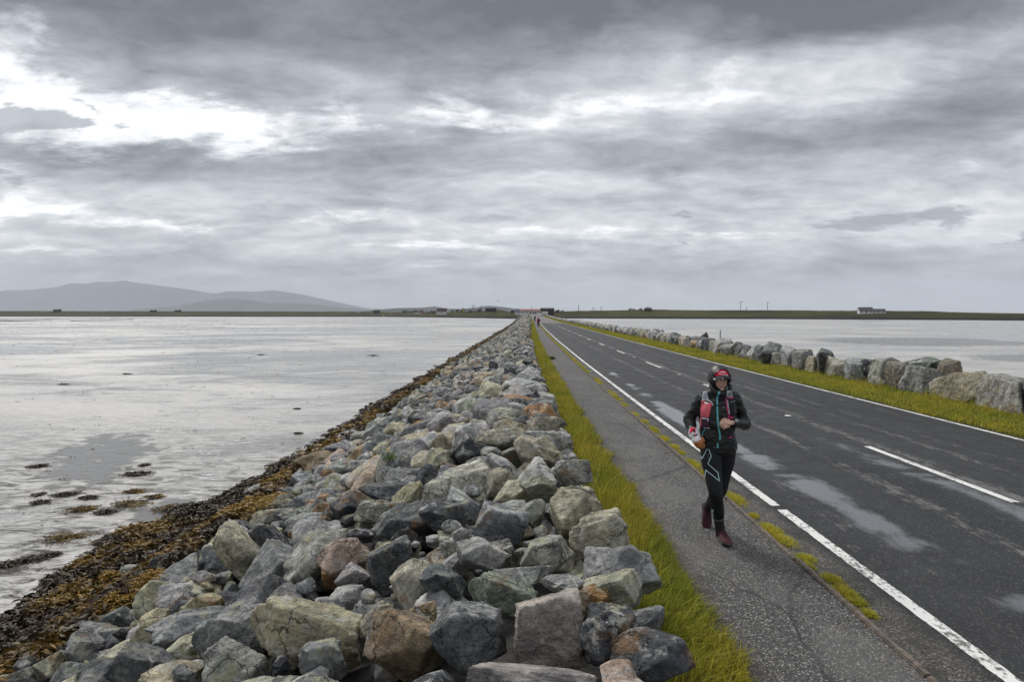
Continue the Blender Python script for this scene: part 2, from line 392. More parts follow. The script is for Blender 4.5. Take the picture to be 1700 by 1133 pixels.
def asphalt_material():
    mt, nt, b = new_mat("road_asphalt")
    uv = coords(nt, "UV")
    u, v, _ = nt.sep(uv)
    p = nt.comb(u, v, 0.)
    agg = nt.voro(p, 95., 'F1', "Color"); ag = nt.sep(agg)[0]
    fine = nt.noise(p, 160., 2, .6)
    mid = nt.noise(p, 2.2, 6, .65)
    lng = nt.noise(nt.vm('MULTIPLY', p, (1.6, .16, 1.)), 1.0, 5, .6)
    c = nt.mix(nt.mr(lng, .35, .65), (.015, .016, .018), (.026, .027, .029))
    c = nt.mix(nt.mr(fine, .50, .75, 0, .5), c, (.065, .065, .065))
    c = nt.mix(nt.mr(ag, .86, .97, 0, .55), c, (.16, .155, .15))
    # worn bands along the lanes: (lateral, half width, strength)
    worn = None
    brk = nt.noise(nt.vm('MULTIPLY', p, (3.6, .55, 1.)), 1.0, 7, .72, .5)
    wob = nt.m('MULTIPLY', nt.m('SUBTRACT', nt.noise(nt.vm('MULTIPLY', p, (0., .3, 0.)), 1., 3), .5), .22)
    uw = nt.m('ADD', u, wob)
    for (c0, hw, s) in ((4.47, .16, .9), (5.62, .2, 1.), (6.46, .12, .8), (7.1, .16, .5), (7.9, .14, .5), (3.25, .3, .45), (5.0, .15, .4), (6.9, .1, .6)):
        g = nt.m('MULTIPLY', nt.mr(nt.m('ABSOLUTE', nt.m('SUBTRACT', uw, c0)), hw * 1.7, 0.), s)
        worn = g if worn is None else nt.m('ADD', worn, g)
    brk2 = nt.noise(nt.vm('MULTIPLY', p, (15., 5., 1.)), 1.0, 5, .75)
    wf = nt.mr(nt.m('ADD', nt.m('ADD', nt.m('MULTIPLY', worn, .24), nt.m('MULTIPLY', brk, .75)), nt.m('MULTIPLY', brk2, .8)), .93, 1.10)
    wf = nt.m('MULTIPLY', wf, nt.mr(nt.m('ADD', fine, nt.m('MULTIPLY', ag, .35)), .42, .72))
    c = nt.mix(nt.m('MULTIPLY', wf, .85), c, (.21, .207, .20))
    # old paler surfacing far along the causeway
    old = nt.mr(nt.m('ADD', v, nt.m('MULTIPLY', nt.m('SUBTRACT', mid, .5), 6.)), 150., 160.)
    c = nt.mix(nt.m('MULTIPLY', old, .9), c, (.17, .150, .150))
    # gravelly margin outside the edge line
    mg = nt.mr(nt.m('ADD', u, nt.m('MULTIPLY', nt.m('SUBTRACT', mid, .5), .25)), 2.78, 2.62)
    gcol = nt.mix(nt.mr(ag, .5, 1.), (.055, .050, .044), (.24, .22, .19))
    gcol = nt.mix(nt.mr(nt.noise(p, 4., 4), .5, .65), gcol, (.045, .042, .03))
    c = nt.mix(nt.m('MULTIPLY', mg, .75), c, gcol)
    # damp films in the near wheel track, glossy and with painted sheen
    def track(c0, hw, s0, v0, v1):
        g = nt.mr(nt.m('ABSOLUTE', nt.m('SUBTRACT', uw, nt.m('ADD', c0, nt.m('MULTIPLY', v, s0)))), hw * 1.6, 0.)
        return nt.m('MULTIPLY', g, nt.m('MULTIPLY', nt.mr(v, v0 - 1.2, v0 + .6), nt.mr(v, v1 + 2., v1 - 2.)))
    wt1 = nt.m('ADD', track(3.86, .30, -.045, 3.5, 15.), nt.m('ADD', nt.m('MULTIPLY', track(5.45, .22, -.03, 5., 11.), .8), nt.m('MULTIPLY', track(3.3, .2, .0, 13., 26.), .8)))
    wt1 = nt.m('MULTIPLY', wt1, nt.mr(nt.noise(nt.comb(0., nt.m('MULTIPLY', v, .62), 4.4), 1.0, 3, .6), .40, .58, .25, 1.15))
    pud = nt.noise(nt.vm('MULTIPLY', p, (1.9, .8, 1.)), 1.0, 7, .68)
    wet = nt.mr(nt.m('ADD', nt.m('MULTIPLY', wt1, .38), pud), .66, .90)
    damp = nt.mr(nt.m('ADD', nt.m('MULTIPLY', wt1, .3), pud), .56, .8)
    rough = nt.mix(wet, nt.mr(mid, .3, .7, .58, .75), (.14, .14, .14))
    c = nt.mix(nt.m('MULTIPLY', damp, .35), c, (.05, .052, .056))
    c = nt.mix(nt.m('MULTIPLY', wet, .55), c, (.165, .17, .178))  # pale sheen of the wet film put into the base colour
    h = nt.m('ADD', nt.m('MULTIPLY', fine, .6), nt.m('MULTIPLY', nt.voro(p, 95.), .6))
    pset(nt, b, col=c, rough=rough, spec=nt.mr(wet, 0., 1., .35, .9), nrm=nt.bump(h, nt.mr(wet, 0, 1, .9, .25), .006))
    return mt
M_ROAD = asphalt_material()

def path_material():
    mt, nt, b = new_mat("footpath_chippings")
    uv = coords(nt, "UV"); u, v, _ = nt.sep(uv); p = nt.comb(u, v, 0.)
    cv = nt.voro(p, 88., 'F1', "Color"); r1, g1, _b = nt.sep(cv)
    d = nt.voro(p, 88.)
    big = nt.noise(p, 1.3, 5, .6)
    c = nt.ramp(r1, [(0., (.04, .039, .039)), (.5, (.085, .082, .080)), (.76, (.15, .147, .142)), (1., (.52, .50, .47))])
    c = nt.mix(nt.mr(g1, .92, .98, 0, .6), c, (.36, .29, .17))
    c = nt.mix(nt.mr(d, .35, .75), c, (.028, .027, .027))
    c = nt.mix(nt.mr(big, .35, .7, .0, .45), c, (.055, .053, .052))
    ckp = nt.voro(nt.vm('ADD', nt.vm('MULTIPLY', p, (.55, .28, 1.)), nt.vm('MULTIPLY', nt.noise(p, 2.5, 4, .6, color=True), (.12, .12, 0.))), 1.0, 'DISTANCE_TO_EDGE')
    c = nt.mix(nt.mr(ckp, .009, .002, 0., .8), c, (.02, .019, .018))
    c = nt.mix(nt.mr(nt.noise(nt.vm('MULTIPLY', p, (1., .45, 1.)), .9, 5, .65), .48, .62, 0., .4), c, (.16, .155, .148))
    # soil and damp at the grass side
    c = nt.mix(nt.mr(nt.m('ADD', u, nt.m('MULTIPLY', nt.m('SUBTRACT', nt.noise(p, 5., 4), .5), .3)), 1.52, 1.36, 0, .7), c, (.035, .03, .022))
    pset(nt, b, col=c, rough=.7, spec=.4, nrm=nt.bump(nt.m('SUBTRACT', 1., d), .8, .006))
    return mt
M_PATH = path_material()

def paint_material():
    mt, nt, b = new_mat("road_paint")
    uv = coords(nt, "UV"); u, v, _ = nt.sep(uv); p = nt.comb(u, v, 0.)
    n = nt.noise(nt.vm('MULTIPLY', p, (1.4, 1., 1.)), 16., 6, .7)
    n2 = nt.noise(p, 2.3, 4, .6)
    ed = nt.noise(p, 90., 2)
    w = nt.mr(nt.m('ADD', nt.m('ADD', n, nt.m('MULTIPLY', n2, .5)), nt.m('MULTIPLY', ed, .12)), .80, .95)
    c = nt.mix(w, (.78, .78, .75), (.10, .10, .095))
    c = nt.mix(nt.mr(n2, .5, .8, 0, .25), c, (.5, .49, .45))
    pset(nt, b, col=c, rough=.6, spec=.4, nrm=nt.bump(n, .5, .006))
    return mt
M_PAINT = paint_material()

def flat_material():
    mt, nt, b = new_mat("wet_sand")
    p = worldpos(nt)
    x, y, _ = nt.sep(p)
    p2 = nt.comb(x, y, 0.)
    sk = nt.vm('MULTIPLY', p2, (.55, 1., 1.))
    pat = nt.noise(sk, .035, 6, .62, .8)
    pat2 = nt.noise(sk, .22, 6, .62, .6)
    pat3 = nt.noise(sk, 1.1, 5, .6, .4)
    rip = nt.noise(nt.vm('MULTIPLY', p2, (2.0, 4.5, 1.)), 1.0, 5, .65, .8)
    fine = nt.noise(p2, 9., 4, .65)
    film = nt.mr(nt.m('ADD', nt.m('ADD', nt.m('MULTIPLY', pat, .9), nt.m('MULTIPLY', pat2, .55)), nt.m('MULTIPLY', pat3, .25)), .66, 1.02)
    c = nt.mix(film, (.56, .55, .53), (.24, .237, .23))
    grit = nt.m('MULTIPLY', nt.mr(nt.noise(nt.vm('MULTIPLY', p2, (1.4, 3.2, 1.)), 1.0, 8, .72, .9), .43, .62), nt.mr(y, 11., 26., 1., .10))
    c = nt.mix(grit, c, (.07, .067, .058))
    c = nt.mix(nt.mr(fine, .58, .75, 0, .45), c, (.10, .095, .08))
    rough = nt.m('ADD', nt.mr(nt.m('ADD', film, nt.m('MULTIPLY', nt.m('SUBTRACT', fine, .5), .3)),   .0, 1., .52, .14), nt.m('MULTIPLY', grit, .25))
    h = nt.m('ADD', nt.m('MULTIPLY', rip, 1.5), nt.m('ADD', nt.m('MULTIPLY', fine, .45), nt.m('MULTIPLY', pat3, .9)))
    near = nt.mr(y, 8., 60., 1.4, .45)
    st = nt.m('MULTIPLY', near, nt.mr(film, 0., 1., .8, .35))
    pset(nt, b, col=c, rough=rough, spec=nt.mr(grit, 0., 1., .65, .25), ior=1.36, nrm=nt.bump(h, st, .06))
    return mt
M_FLAT = flat_material()

def water_material():
    mt, nt, b = new_mat("shallow_water")
    p = worldpos(nt)
    n = nt.noise(nt.vm('MULTIPLY', p, (1.5, 3.5, 1.)), 2., 4, .6)
    pset(nt, b, col=(.20, .20, .195), rough=.2, spec=.5, ior=1.33, nrm=nt.bump(n, .6, .02))
    at = nt.sep(nt.new('ShaderNodeAttribute', attribute_name='tint').outputs['Color'])[0]
    a = nt.mr(nt.m('ADD', at, nt.m('MULTIPLY', nt.m('SUBTRACT', nt.noise(p, 2.2, 7, .7), .5), 2.2)), .55, 1.0, 0., .8)
    tr = nt.new('ShaderNodeBsdfTransparent'); m_ = nt.new('ShaderNodeMixShader'); nt.put(m_.inputs[0], a)
    nt.l.new(tr.outputs[0], m_.inputs[1]); nt.l.new(b.outputs[0], m_.inputs[2]); nt.l.new(m_.outputs[0], nt.n['Material Output'].inputs[0])
    return mt
M_WATER = water_material()

def land_material():
    mt, nt, b = new_mat("moor_grass")
    p = worldpos(nt)
    n = nt.noise(nt.vm('MULTIPLY', p, (1., .35, 1.)), .022, 7, .7); n2 = nt.noise(p, .14, 6, .65)
    z = nt.sep(p)[2]
    c = nt.ramp(n, [(.3, (.016, .016, .008)), (.45, (.036, .030, .011)), (.55, (.062, .066, .016)), (.7, (.085, .058, .026))])
    c = nt.mix(nt.mr(n2, .4, .7, 0, .6), c, (.05, .05, .02))
    sh = nt.mr(nt.m('ADD', z, nt.m('MULTIPLY', nt.m('SUBTRACT', n2, .5), 1.2)), .3, -.3)
    c = nt.mix(sh, c, (.018, .018, .017))
    pset(nt, b, col=c, rough=.95, spec=.05)
    return mt
M_LAND = land_material()
M_HILL = plain("heather_hill", (.055, .055, .06), .95, .1, .35, .004)

# ------------------------------------------------------------------ tidal flats (one sheet to the horizon)
g = [-15800, -9000, -4000, -2000, -1000, -500, -200, -80, -30, 0, 30, 80, 200, 500, 1000, 2000, 4000, 9000, 15800]
gv = np.array([(x, y, FLAT) for y in g for x in g], float); k = len(g)
ii = (np.arange(k - 1)[:, None] * k + np.arange(k - 1)[None]).ravel()
fl = obj("tidal_flat", npmesh("tidal_flat", gv, np.stack([ii, ii + 1, ii + k + 1, ii + k], 1), M_FLAT))
tag(fl, kind='structure')

def blob_sheet(name, outline, z, mat, kind='structure'):
    pts = np.array([atZ(px, py, z)[:] for px, py in outline]); c = pts.mean(0); d = pts - c
    sc_ = np.abs(d).max(0); sc_[2] = 1
    th = np.arctan2(d[:, 1] / sc_[1], d[:, 0] / sc_[0]); o2 = np.argsort(th); rr = np.hypot(d[:, 0] / sc_[0], d[:, 1] / sc_[1])
    tq = np.linspace(-math.pi, math.pi, 72, endpoint=False)
    rq = np.interp(tq, th[o2], rr[o2], period=2 * math.pi) * 1.15
    out = np.stack([c[0] + rq * np.cos(tq) * sc_[0], c[1] + rq * np.sin(tq) * sc_[1], np.full(72, z)], 1)
    o_ = np.array(out); c_ = o_.mean(0); n = len(o_)
    c_ = c
    rings = [c_ + (o_ - c_) * k_ for k_ in (1.2, 1.05, .9, .75, .5, .25)]
    v = np.concatenate(rings + [c_[None]]); al = np.concatenate([np.full(n, a_) for a_ in (0, .25, .5, .75, 1, 1)] + [[1.]])
    f = [np.array([[r_ * n + q_, r_ * n + (q_ + 1) % n, (r_ + 1) * n + (q_ + 1) % n, (r_ + 1) * n + q_] for r_ in range(5) for q_ in range(n)]), np.array([[5 * n + q_, 5 * n + (q_ + 1) % n, 6 * n] for q_ in range(n)])]
    o = obj(name, npmesh(name, v, f, mat, True, np.repeat(al[:, None], 3, 1))); tag(o, kind=kind); return o
blob_sheet("water", [(98, 812), (108, 770), (130, 735), (165, 716), (205, 722), (245, 718), (250, 735), (225, 765), (195, 790), (180, 815), (140, 822)], FLAT + .006, M_WATER)
blob_sheet("water", [(215, 860), (250, 838), (300, 825), (350, 832), (378, 850), (330, 862), (300, 872), (240, 876)], FLAT + .006, M_WATER)
blob_sheet("water", [(1420, 572), (1500, 561), (1620, 562), (1664, 566), (1640, 575), (1540, 576)], FLAT + .006, M_WATER)
blob_sheet("water", [(1600, 594), (1640, 589), (1760, 588), (1900, 590), (1900, 606), (1700, 603)], FLAT + .006, M_WATER)

# ------------------------------------------------------------------ causeway body, verges, path, road
YS = ystations(-6, 520)
def rough_j(a, ax=.0, az_=.03, s=1.5):
    def fn(L, Z, Ys):
        for i in range(L.shape[0]):
            for j in range(L.shape[1]):
                if 0 < j < L.shape[1] - 1:
                    Z[i, j] += az_ * mnoise.noise((L[i, j] * s * 2, Ys[i] * s, a))
                if ax: L[i, j] += ax * mnoise.noise((L[i, j] * 3, Ys[i] * s, a + 5))
        return L, Z
    return fn
M_CORE = plain("wet_rubble", (.05, .048, .045), .9, .3, .4, 12., .03)
# verges
lv = strip("grass_verge", [.45, .7, .9, 1.1, 1.3, 1.45], [.06, .06, .05, .035, .012, -.03], YS, M_TURF, jit=rough_j(3, .05, .02, 2)); tag(lv, kind='structure')
rv = strip("grass_verge", [8.5, 8.62, 9.0, 9.5, 10.2, 10.9, 11.6, 14.5, 17], [-.03, .01, .05, .07, .08, .05, -.1, -1.3, -1.62], YS, M_TURF, jit=rough_j(5, .05, .05, .8)); tag(rv, kind='structure')
pt = strip("footpath", [1.2, 1.45, 1.7, 1.95, 2.2, 2.335], [.008, .012, .014, .014, .012, .01], YS, M_PATH); tag(pt, kind='structure')
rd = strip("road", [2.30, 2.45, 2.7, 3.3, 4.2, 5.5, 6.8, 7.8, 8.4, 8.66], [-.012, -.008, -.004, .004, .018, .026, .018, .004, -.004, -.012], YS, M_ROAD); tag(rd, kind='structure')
def crown(l): return float(np.interp(l, [2.30, 2.45, 2.7, 3.3, 4.2, 5.5, 6.8, 7.8, 8.4, 8.66], [-.012, -.008, -.004, .004, .018, .026, .018, .004, -.004, -.012]))
def edge_j(amp, y_gap=None):
    def fn(L, Z, Ys):
        for i, y in enumerate(Ys):
            a = amp * (mnoise.noise((0, y * 5, 1)) + .7 * mnoise.noise((0, y * 17, 1)))
            b_ = amp * (mnoise.noise((7, y * 5, 4)) + .7 * mnoise.noise((7, y * 17, 4)))
            L[i, 0] += a; L[i, -1] += b_
        return L, Z
    return fn
YL = np.concatenate([np.arange(1.5, 18, .05), ystations(18, 345, .3)[1:]])
def line(lat, w, ys, name="edge_line", amp=.011):
    return strip(name, [lat - w / 2, lat, lat + w / 2], [crown(lat - w / 2) + .004, crown(lat) + .004, crown(lat + w / 2) + .004], ys, M_PAINT, rd, jit=edge_j(amp))
# the near edge line has a break where the paint has flaked off
line(2.83, .105, YL[YL < 7.07]); line(2.82, .10, YL[YL > 7.17])
line(8.42, .10, YL[YL > 8], amp=.014)
ph, per = 10.35, 9.2
for kx in range(-1, 36):
    y0 = ph + kx * per
    a0, a1 = y0 - 3.1, y0
    if y0 > 345: break
    line(5.47, .105, np.arange(a0, a1 + .01, .1 if y0 < 40 else .5), "centre_dash", .004)
    # reflective stud half way along the gap
    bm = bmesh.new(); ym = y0 + 3.05
    vts = add_box(bm, (0, 0, 0), (.10, .12, .022)); bmesh.ops.bevel(bm, geom=bm.edges[:], offset=.007, segments=1, affect='EDGES')
    if ym < 100: bm_obj("road_stud", bm, M_PAINT, rd, loc=(5.47 + float(off(ym)), ym, crown(5.47) + .012 + float(zr(ym))))
    else: bm.free()

# kerb of narrow concrete edging
kb = empty("kerb"); tag(kb, kind='structure')
M_KERB = plain("edging_concrete", (.15, .125, .105), .85, .3, .35, 14., .01)
y = 1.0; kk = 0
while y < 70:
    L_ = .914
    ym = y + L_ / 2
    bm = bmesh.new(); add_box(bm, (0, 0, 0), (.05, L_ - .014, .15))
    bmesh.ops.subdivide_edges(bm, edges=[e for e in bm.edges if abs(e.verts[0].co.y - e.verts[1].co.y) > .5], cuts=6 if y < 15 else 1)
    bmesh.ops.bevel(bm, geom=[e for e in bm.edges if all(v_.co.z > 0 for v_ in e.verts) and all(abs(v_.co.x) > .02 for v_ in e.verts) and abs(e.verts[0].co.x - e.verts[1].co.x) < .01], offset=.009, segments=2, affect='EDGES')
    for v_ in bm.verts:
        v_.co += Vector((.006 * mnoise.noise((kk, v_.co.y * 9, v_.co.z * 9)), 0, .006 * mnoise.noise((kk + 50, v_.co.y * 9, v_.co.x * 20))))
    sl_ = float((off(ym + .4) - off(ym - .4)) / .8)
    bm_obj("edging_stone", bm, M_KERB, kb, loc=(2.365 + float(off(ym)) + random.uniform(-.012, .012), ym, -.045 + random.uniform(-.008, .008)), rot=(random.uniform(-.006, .006), random.uniform(-.08, .08), -math.atan(sl_) + random.uniform(-.012, .012)))
    y += L_; kk += 1
strip("edging_run", [2.34, 2.345, 2.385, 2.39], [-.05, .028, .028, -.05], YS[YS > 70], M_KERB, kb)

# ------------------------------------------------------------------ rocks
def ico(sub):
    bm = bmesh.new(); bmesh.ops.create_icosphere(bm, subdivisions=sub, radius=1)
    v = np.array([x.co[:] for x in bm.verts]); f = np.array([[q_.index for q_ in p.verts] for p in bm.faces]); bm.free()
    return v / np.linalg.norm(v, axis=1)[:, None], f
ICO = {s: ico(s) for s in (1, 2, 3, 4, 5)}
def rand_dirs(r, n):
    d = r.normal(size=(n, 3)); return d / np.linalg.norm(d, axis=1)[:, None]
class RockShape:
    """a fractured block: the softened intersection of random half-spaces, then roughened"""
    def __init__(s, seed, blocky=.5, ncut=9):
        r = np.random.default_rng(seed); s.r = r; s.seed = seed
        if blocky > .8:
            ax = np.eye(3) + r.normal(size=(3, 3)) * .17
            ax /= np.linalg.norm(ax, axis=1)[:, None]
            n = [ax, -ax - r.normal(size=(3, 3)) * .2, rand_dirs(r, ncut - 3)]
            d = [r.uniform(.58, .8, 3), r.uniform(.58, .8, 3), r.uniform(.70, .98, ncut - 3)]
        else:       # shattered lump: no two faces parallel
            m = ncut + 2; dd = rand_dirs(r, m)
            for _ in range(30):   # spread them
                w = dd @ dd.T; np.fill_diagonal(w, -1)
                j = w.argmax(1); dd = dd - .06 * dd[j]; dd /= np.linalg.norm(dd, axis=1)[:, None]
            n = [dd]; d = [r.uniform(.48, .82, m)]
        s.n = np.concatenate(n); s.n /= np.linalg.norm(s.n, axis=1)[:, None]; s.d = np.concatenate(d)
        m = int(r.integers(6, 9)); s.n2 = rand_dirs(r, m + 2); s.d2 = r.uniform(.36, .80, m + 2); s.two = r.random() < .5
        s.led = r.choice([.012, .022, .045])
        s.p = r.uniform(60, 130); s.fol = rand_dirs(r, 1)[0]; s.ph = r.uniform(0, 50)
    def verts(s, sub, detail=True):
        D, f = ICO[sub]
        a = np.maximum(D @ s.n.T, .02) / s.d
        r = np.power(np.power(a, s.p).sum(1), -1 / s.p)
        if s.two:
            a2 = np.maximum(D @ s.n2.T, .02) / s.d2
            r = np.maximum(r, np.power(np.power(a2, s.p).sum(1), -1 / s.p))
            r = np.minimum(r, 1.06)
        v = D * r[:, None]
        if sub >= 3 and detail:
            o = Vector((s.ph, s.ph * 1.7, -s.ph))
            dv = np.empty(len(v))
            for i, (c, fp) in enumerate(zip(v, v @ s.fol)):
                c = Vector(c)
                t = .024 * mnoise.noise(c * 1.7 + o) + .022 * mnoise.noise(c * 4.3 + o)
                if sub >= 4: t += .018 * mnoise.noise(c * 9 + o)
                if sub >= 5: t += .012 * mnoise.noise(c * 21 + o)
                # ledges along the rock's foliation
                w_ = fp * 6 + 1.2 * mnoise.noise(c * 2 - o)
                t += s.led * (abs((w_ % 1.0) - .5) * 2) ** 3
                dv[i] = t
            v = v * (1 + dv)[:, None]
        return v, f
NV = 33
SHAPES = [RockShape(100 + i, .3 + .7 * (i % 3 == 0), 7 + i % 5) for i in range(NV)]
RV = {s: [sh.verts(s) for sh in SHAPES] for s in (1, 2, 3)}
RM = {}
def rock_mesh(i, sub=4):
    if (i, sub) not in RM:
        v, f = SHAPES[i].verts(sub)
        RM[i, sub] = npmesh("boulder", v, f, M_ROCK, True)
    return RM[i, sub]
PAL = [((.050, .055, .061), 2.3), ((.094, .099, .104), 2.6), ((.150, .155, .158), 2.9), ((.217, .22, .22), 2.9), ((.32, .318, .305), 3.3), ((.18, .185, .15), 1.5),
       ((.29, .26, .185), 2.9), ((.245, .18, .105), 1.3), ((.31, .24, .195), 1.0), ((.20, .115, .052), .7), ((.035, .038, .042), 1.2)]
PC = np.array([p[0] for p in PAL]) * 1.55 + .008; PW = np.array([p[1] for p in PAL]); PW /= PW.sum()
def rcol(r=rng):
    c = PC[r.choice(len(PC), p=PW)] * r.uniform(.85, 1.18) * (1 + r.normal(size=3) * .03)
    return np.clip(c, .02, .46)

TOE = -5.15
def S(x):   # nominal top of the rock bank across (lateral), before the road's profile
    return np.interp(x, [-5.6, -5.15, -4.2, -3, -1.6, -.5, .2, .72, .95], [FLAT - .1, FLAT - .02, -1.12, -.62, -.03, .40, .52, .52, .40])

bank = empty("rock_embankment", (-2, 20, FLAT))
bank_inv = Matrix.Translation(bank.location).inverted()
tag(bank, "long sloping bank of loose grey boulders between the wet sand flats and the footpath", "embankment")
core = strip("rubble_core", [-5.9, -5.15, -4.2, -3, -1.6, -.5, .2, .55, .62, .66], [FLAT - .25, FLAT - .22, -1.40, -.95, -.36, .05, .17, .15, 0, -.1], ystations(-1, 520), M_CORE, jit=rough_j(9, .03, .06, 2))
core.parent = bank; core.matrix_parent_inverse = bank_inv

HX0, HX1, HY0, HY1, HR = -6.2, 1.4, -0.6, 46.5, .03
hx, hy = int((HX1 - HX0) / HR), int((HY1 - HY0) / HR)
xs = HX0 + (np.arange(hx) + .5) * HR
H = np.repeat((S(xs) - .30)[:, None], hy, 1)
HM = np.zeros((hx, hy), bool)      # cells held by the rocks placed one by one
def rotm(r, tilt=1.0):
    e = (r.normal() * .5 * tilt, r.normal() * .5 * tilt, r.uniform(0, 6.283))
    return np.array(Matrix.Rotation(e[2], 3, 'Z') @ Matrix.Rotation(e[1], 3, 'Y') @ Matrix.Rotation(e[0], 3, 'X')), e
ROCKS = []   # dict(shape, M (3x3 with scale), pos, col, size)
def cells(v, x, y):
    ix = ((v[:, 0] + x - HX0) / HR).astype(int); iy = ((v[:, 1] + y - HY0) / HR).astype(int)
    ok = (ix >= 1) & (ix < hx - 1) & (iy >= 1) & (iy < hy - 1)
    return ix, iy, ok
def stamp(v, x, y, z, hero=False):
    ix, iy, ok = cells(v, x, y)
    t = ok & (v[:, 2] > -.02)
    for a in (-1, 0, 1):
        for b_ in (-1, 0, 1):
            np.maximum.at(H, (ix[t] + a, iy[t] + b_), v[t, 2] + z)
            if hero: HM[ix[t] + a, iy[t] + b_] = True
def place(sh, M, x, y, z, col, size, hero=False, label=None):
    v = RV[3][sh][0] @ M.T
    stamp(v, x - float(off(y)), y, z, hero)
    ROCKS.append(dict(sh=sh, M=M, pos=(x, y, z + float(zr(y))), col=col, size=size, label=label, hero=hero))

# boulders one can single out in the photograph: px, py (centre), width, height, colour, roll in the picture (deg), blocky, label
HERO = [
 (522, 1047, 172, 92, (.27, .245, .165), -12, 1, "long tan slab lying flat, largest of the tan stones in front"),
 (672, 1070, 152, 118, (.185, .135, .085), -18, 0, "large brown boulder in the front of the bank"),
 (772, 1062, 125, 108, (.085, .09, .096), 0, 0, "broad charcoal boulder beside the brown one"),
 (652, 936, 80, 84, (.068, .073, .08), 15, 1, "dark slate block behind the brown boulder"),
 (575, 934, 82, 62, (.26, .20, .165), 5, 0, "boulder with a dusky pink brown face"),
 (630, 853, 76, 42, (.17, .175, .14), -8, 1, "flat grey-green block"),
 (655, 822, 120, 50, (.055, .06, .068), -10, 0, "long dark boulder lying across the bank"),
 (572, 850, 50, 50, (.045, .05, .058), 0, 0, None),
 (743, 853, 86, 58, (.075, .079, .086), -5, 0, "smooth charcoal boulder below the pale block"),
 (775, 801, 110, 58, (.33, .325, .275), 5, 1, "pale cream block"),
 (790, 922, 94, 52, (.27, .272, .268), -12, 0, "light grey domed boulder"),
 (538, 1096, 62, 72, (.155, .162, .168), 12, 1, "grey shard at the lower edge of the picture"),
 (450, 1025, 34, 30, (.25, .2, .11), 0, 0, None),
 (467, 1108, 32, 36, (.035, .038, .045), 0, 0, None),
 (915, 1041, 122, 128, (.30, .265, .24), 8, 1, "big pale boulder with a pinkish tint"),
 (1074, 1094, 158, 112, (.042, .046, .053), 10, 0, "big black boulder lowest beside the grass"),
 (1012, 1056, 95, 90, (.045, .048, .055), 0, 1, None),
 (1070, 1030, 70, 40, (.15, .155, .16), 15, 1, "dark grey block by the grass"),
 (1022, 952, 130, 108, (.195, .20, .20), 18, 0, "large grey boulder leaning to the grass"),
 (1018, 980, 92, 60, (.29, .29, .21), 22, 1, "pale olive wedge propped on the large grey boulder"),
 (986, 994, 54, 46, (.20, .115, .045), 10, 0, "small rusty orange stone"),
 (937, 970, 58, 36, (.24, .24, .235), 5, 0, None),
 (843, 990, 102, 62, (.145, .165, .13), -18, 1, "grey-green slab"),
 (870, 959, 84, 42, (.25, .255, .24), 8, 1, "long light grey block lying level"),
 (904, 926, 80, 60, (.28, .28, .24), 20, 0, None),
 (834, 872, 84, 78, (.165, .175, .19), -20, 1, "blue-grey wedge"),
 (953, 867, 88, 84, (.25, .232, .175), -32, 0, "light tan boulder tilted up to a blunt point"),
 (1000, 888, 95, 70, (.33, .305, .23), 20, 1, "cream coloured boulder at the grass edge"),
 (884, 855, 46, 58, (.19, .20, .16), 10, 0, None),
 (893, 813, 66, 42, (.20, .20, .145), 5, 0, "rounded olive stone"),
 (958, 783, 62, 46, (.26, .262, .258), 5, 1, None),
 (957, 830, 92, 45, (.115, .12, .105), -12, 0, "long dark olive boulder lying along the edge"),
 (890, 1128, 215, 44, (.27, .245, .235), 0, 1, "pinkish grey slab lowest in the picture"),
 (910, 733, 78, 42, (.31, .31, .30), 0, 1, None),
 (898, 758, 76, 58, (.22, .20, .15), -25, 0, "tan-grey boulder in front of a white block"),
 (905, 708, 55, 36, (.27, .25, .20), 0, 1, None),
 (905, 680, 52, 46, (.15, .155, .155), 10, 0, "smooth mid grey block rising at the path side"),
 (838, 696, 70, 50, (.30, .295, .265), 5, 0, "whitish boulder in the middle of the bank"),
 (828, 732, 92, 54, (.19, .175, .135), 8, 0, "grey tan boulder behind the dark one"),
 (778, 752, 66, 54, (.065, .068, .072), 20, 0, "dark boulder in the middle of the bank"),
 (733, 769, 56, 56, (.165, .17, .13), 0, 0, None),
 (415, 932, 132, 56, (.30, .28, .215), -52, 1, "long tan slab sloping down towards the seaweed"),
 (445, 905, 92, 66, (.06, .065, .072), -35, 0, "dark angular boulder beside the long tan slab"),
 (240, 1105, 92, 60, (.075, .078, .082), -28, 1, "large smooth charcoal slab near the lower left corner"),
 (388, 1062, 96, 66, (.135, .14, .138), -20, 1, "bevelled grey block next to the long tan slab"),
 (343, 1008, 54, 48, (.24, .21, .13), 0, 0, None),
]
def pix_to_bank(px, py, lift):
    d = ray(px, py); t = .5
    while t < 400:
        p = CAML + d * t
        if p.z < S(p.x - float(off(p.y))) + lift: return p
        t += .02
    return p
CAMX = np.array(CAMR.col[0]); 
hs = np.random.default_rng(3)
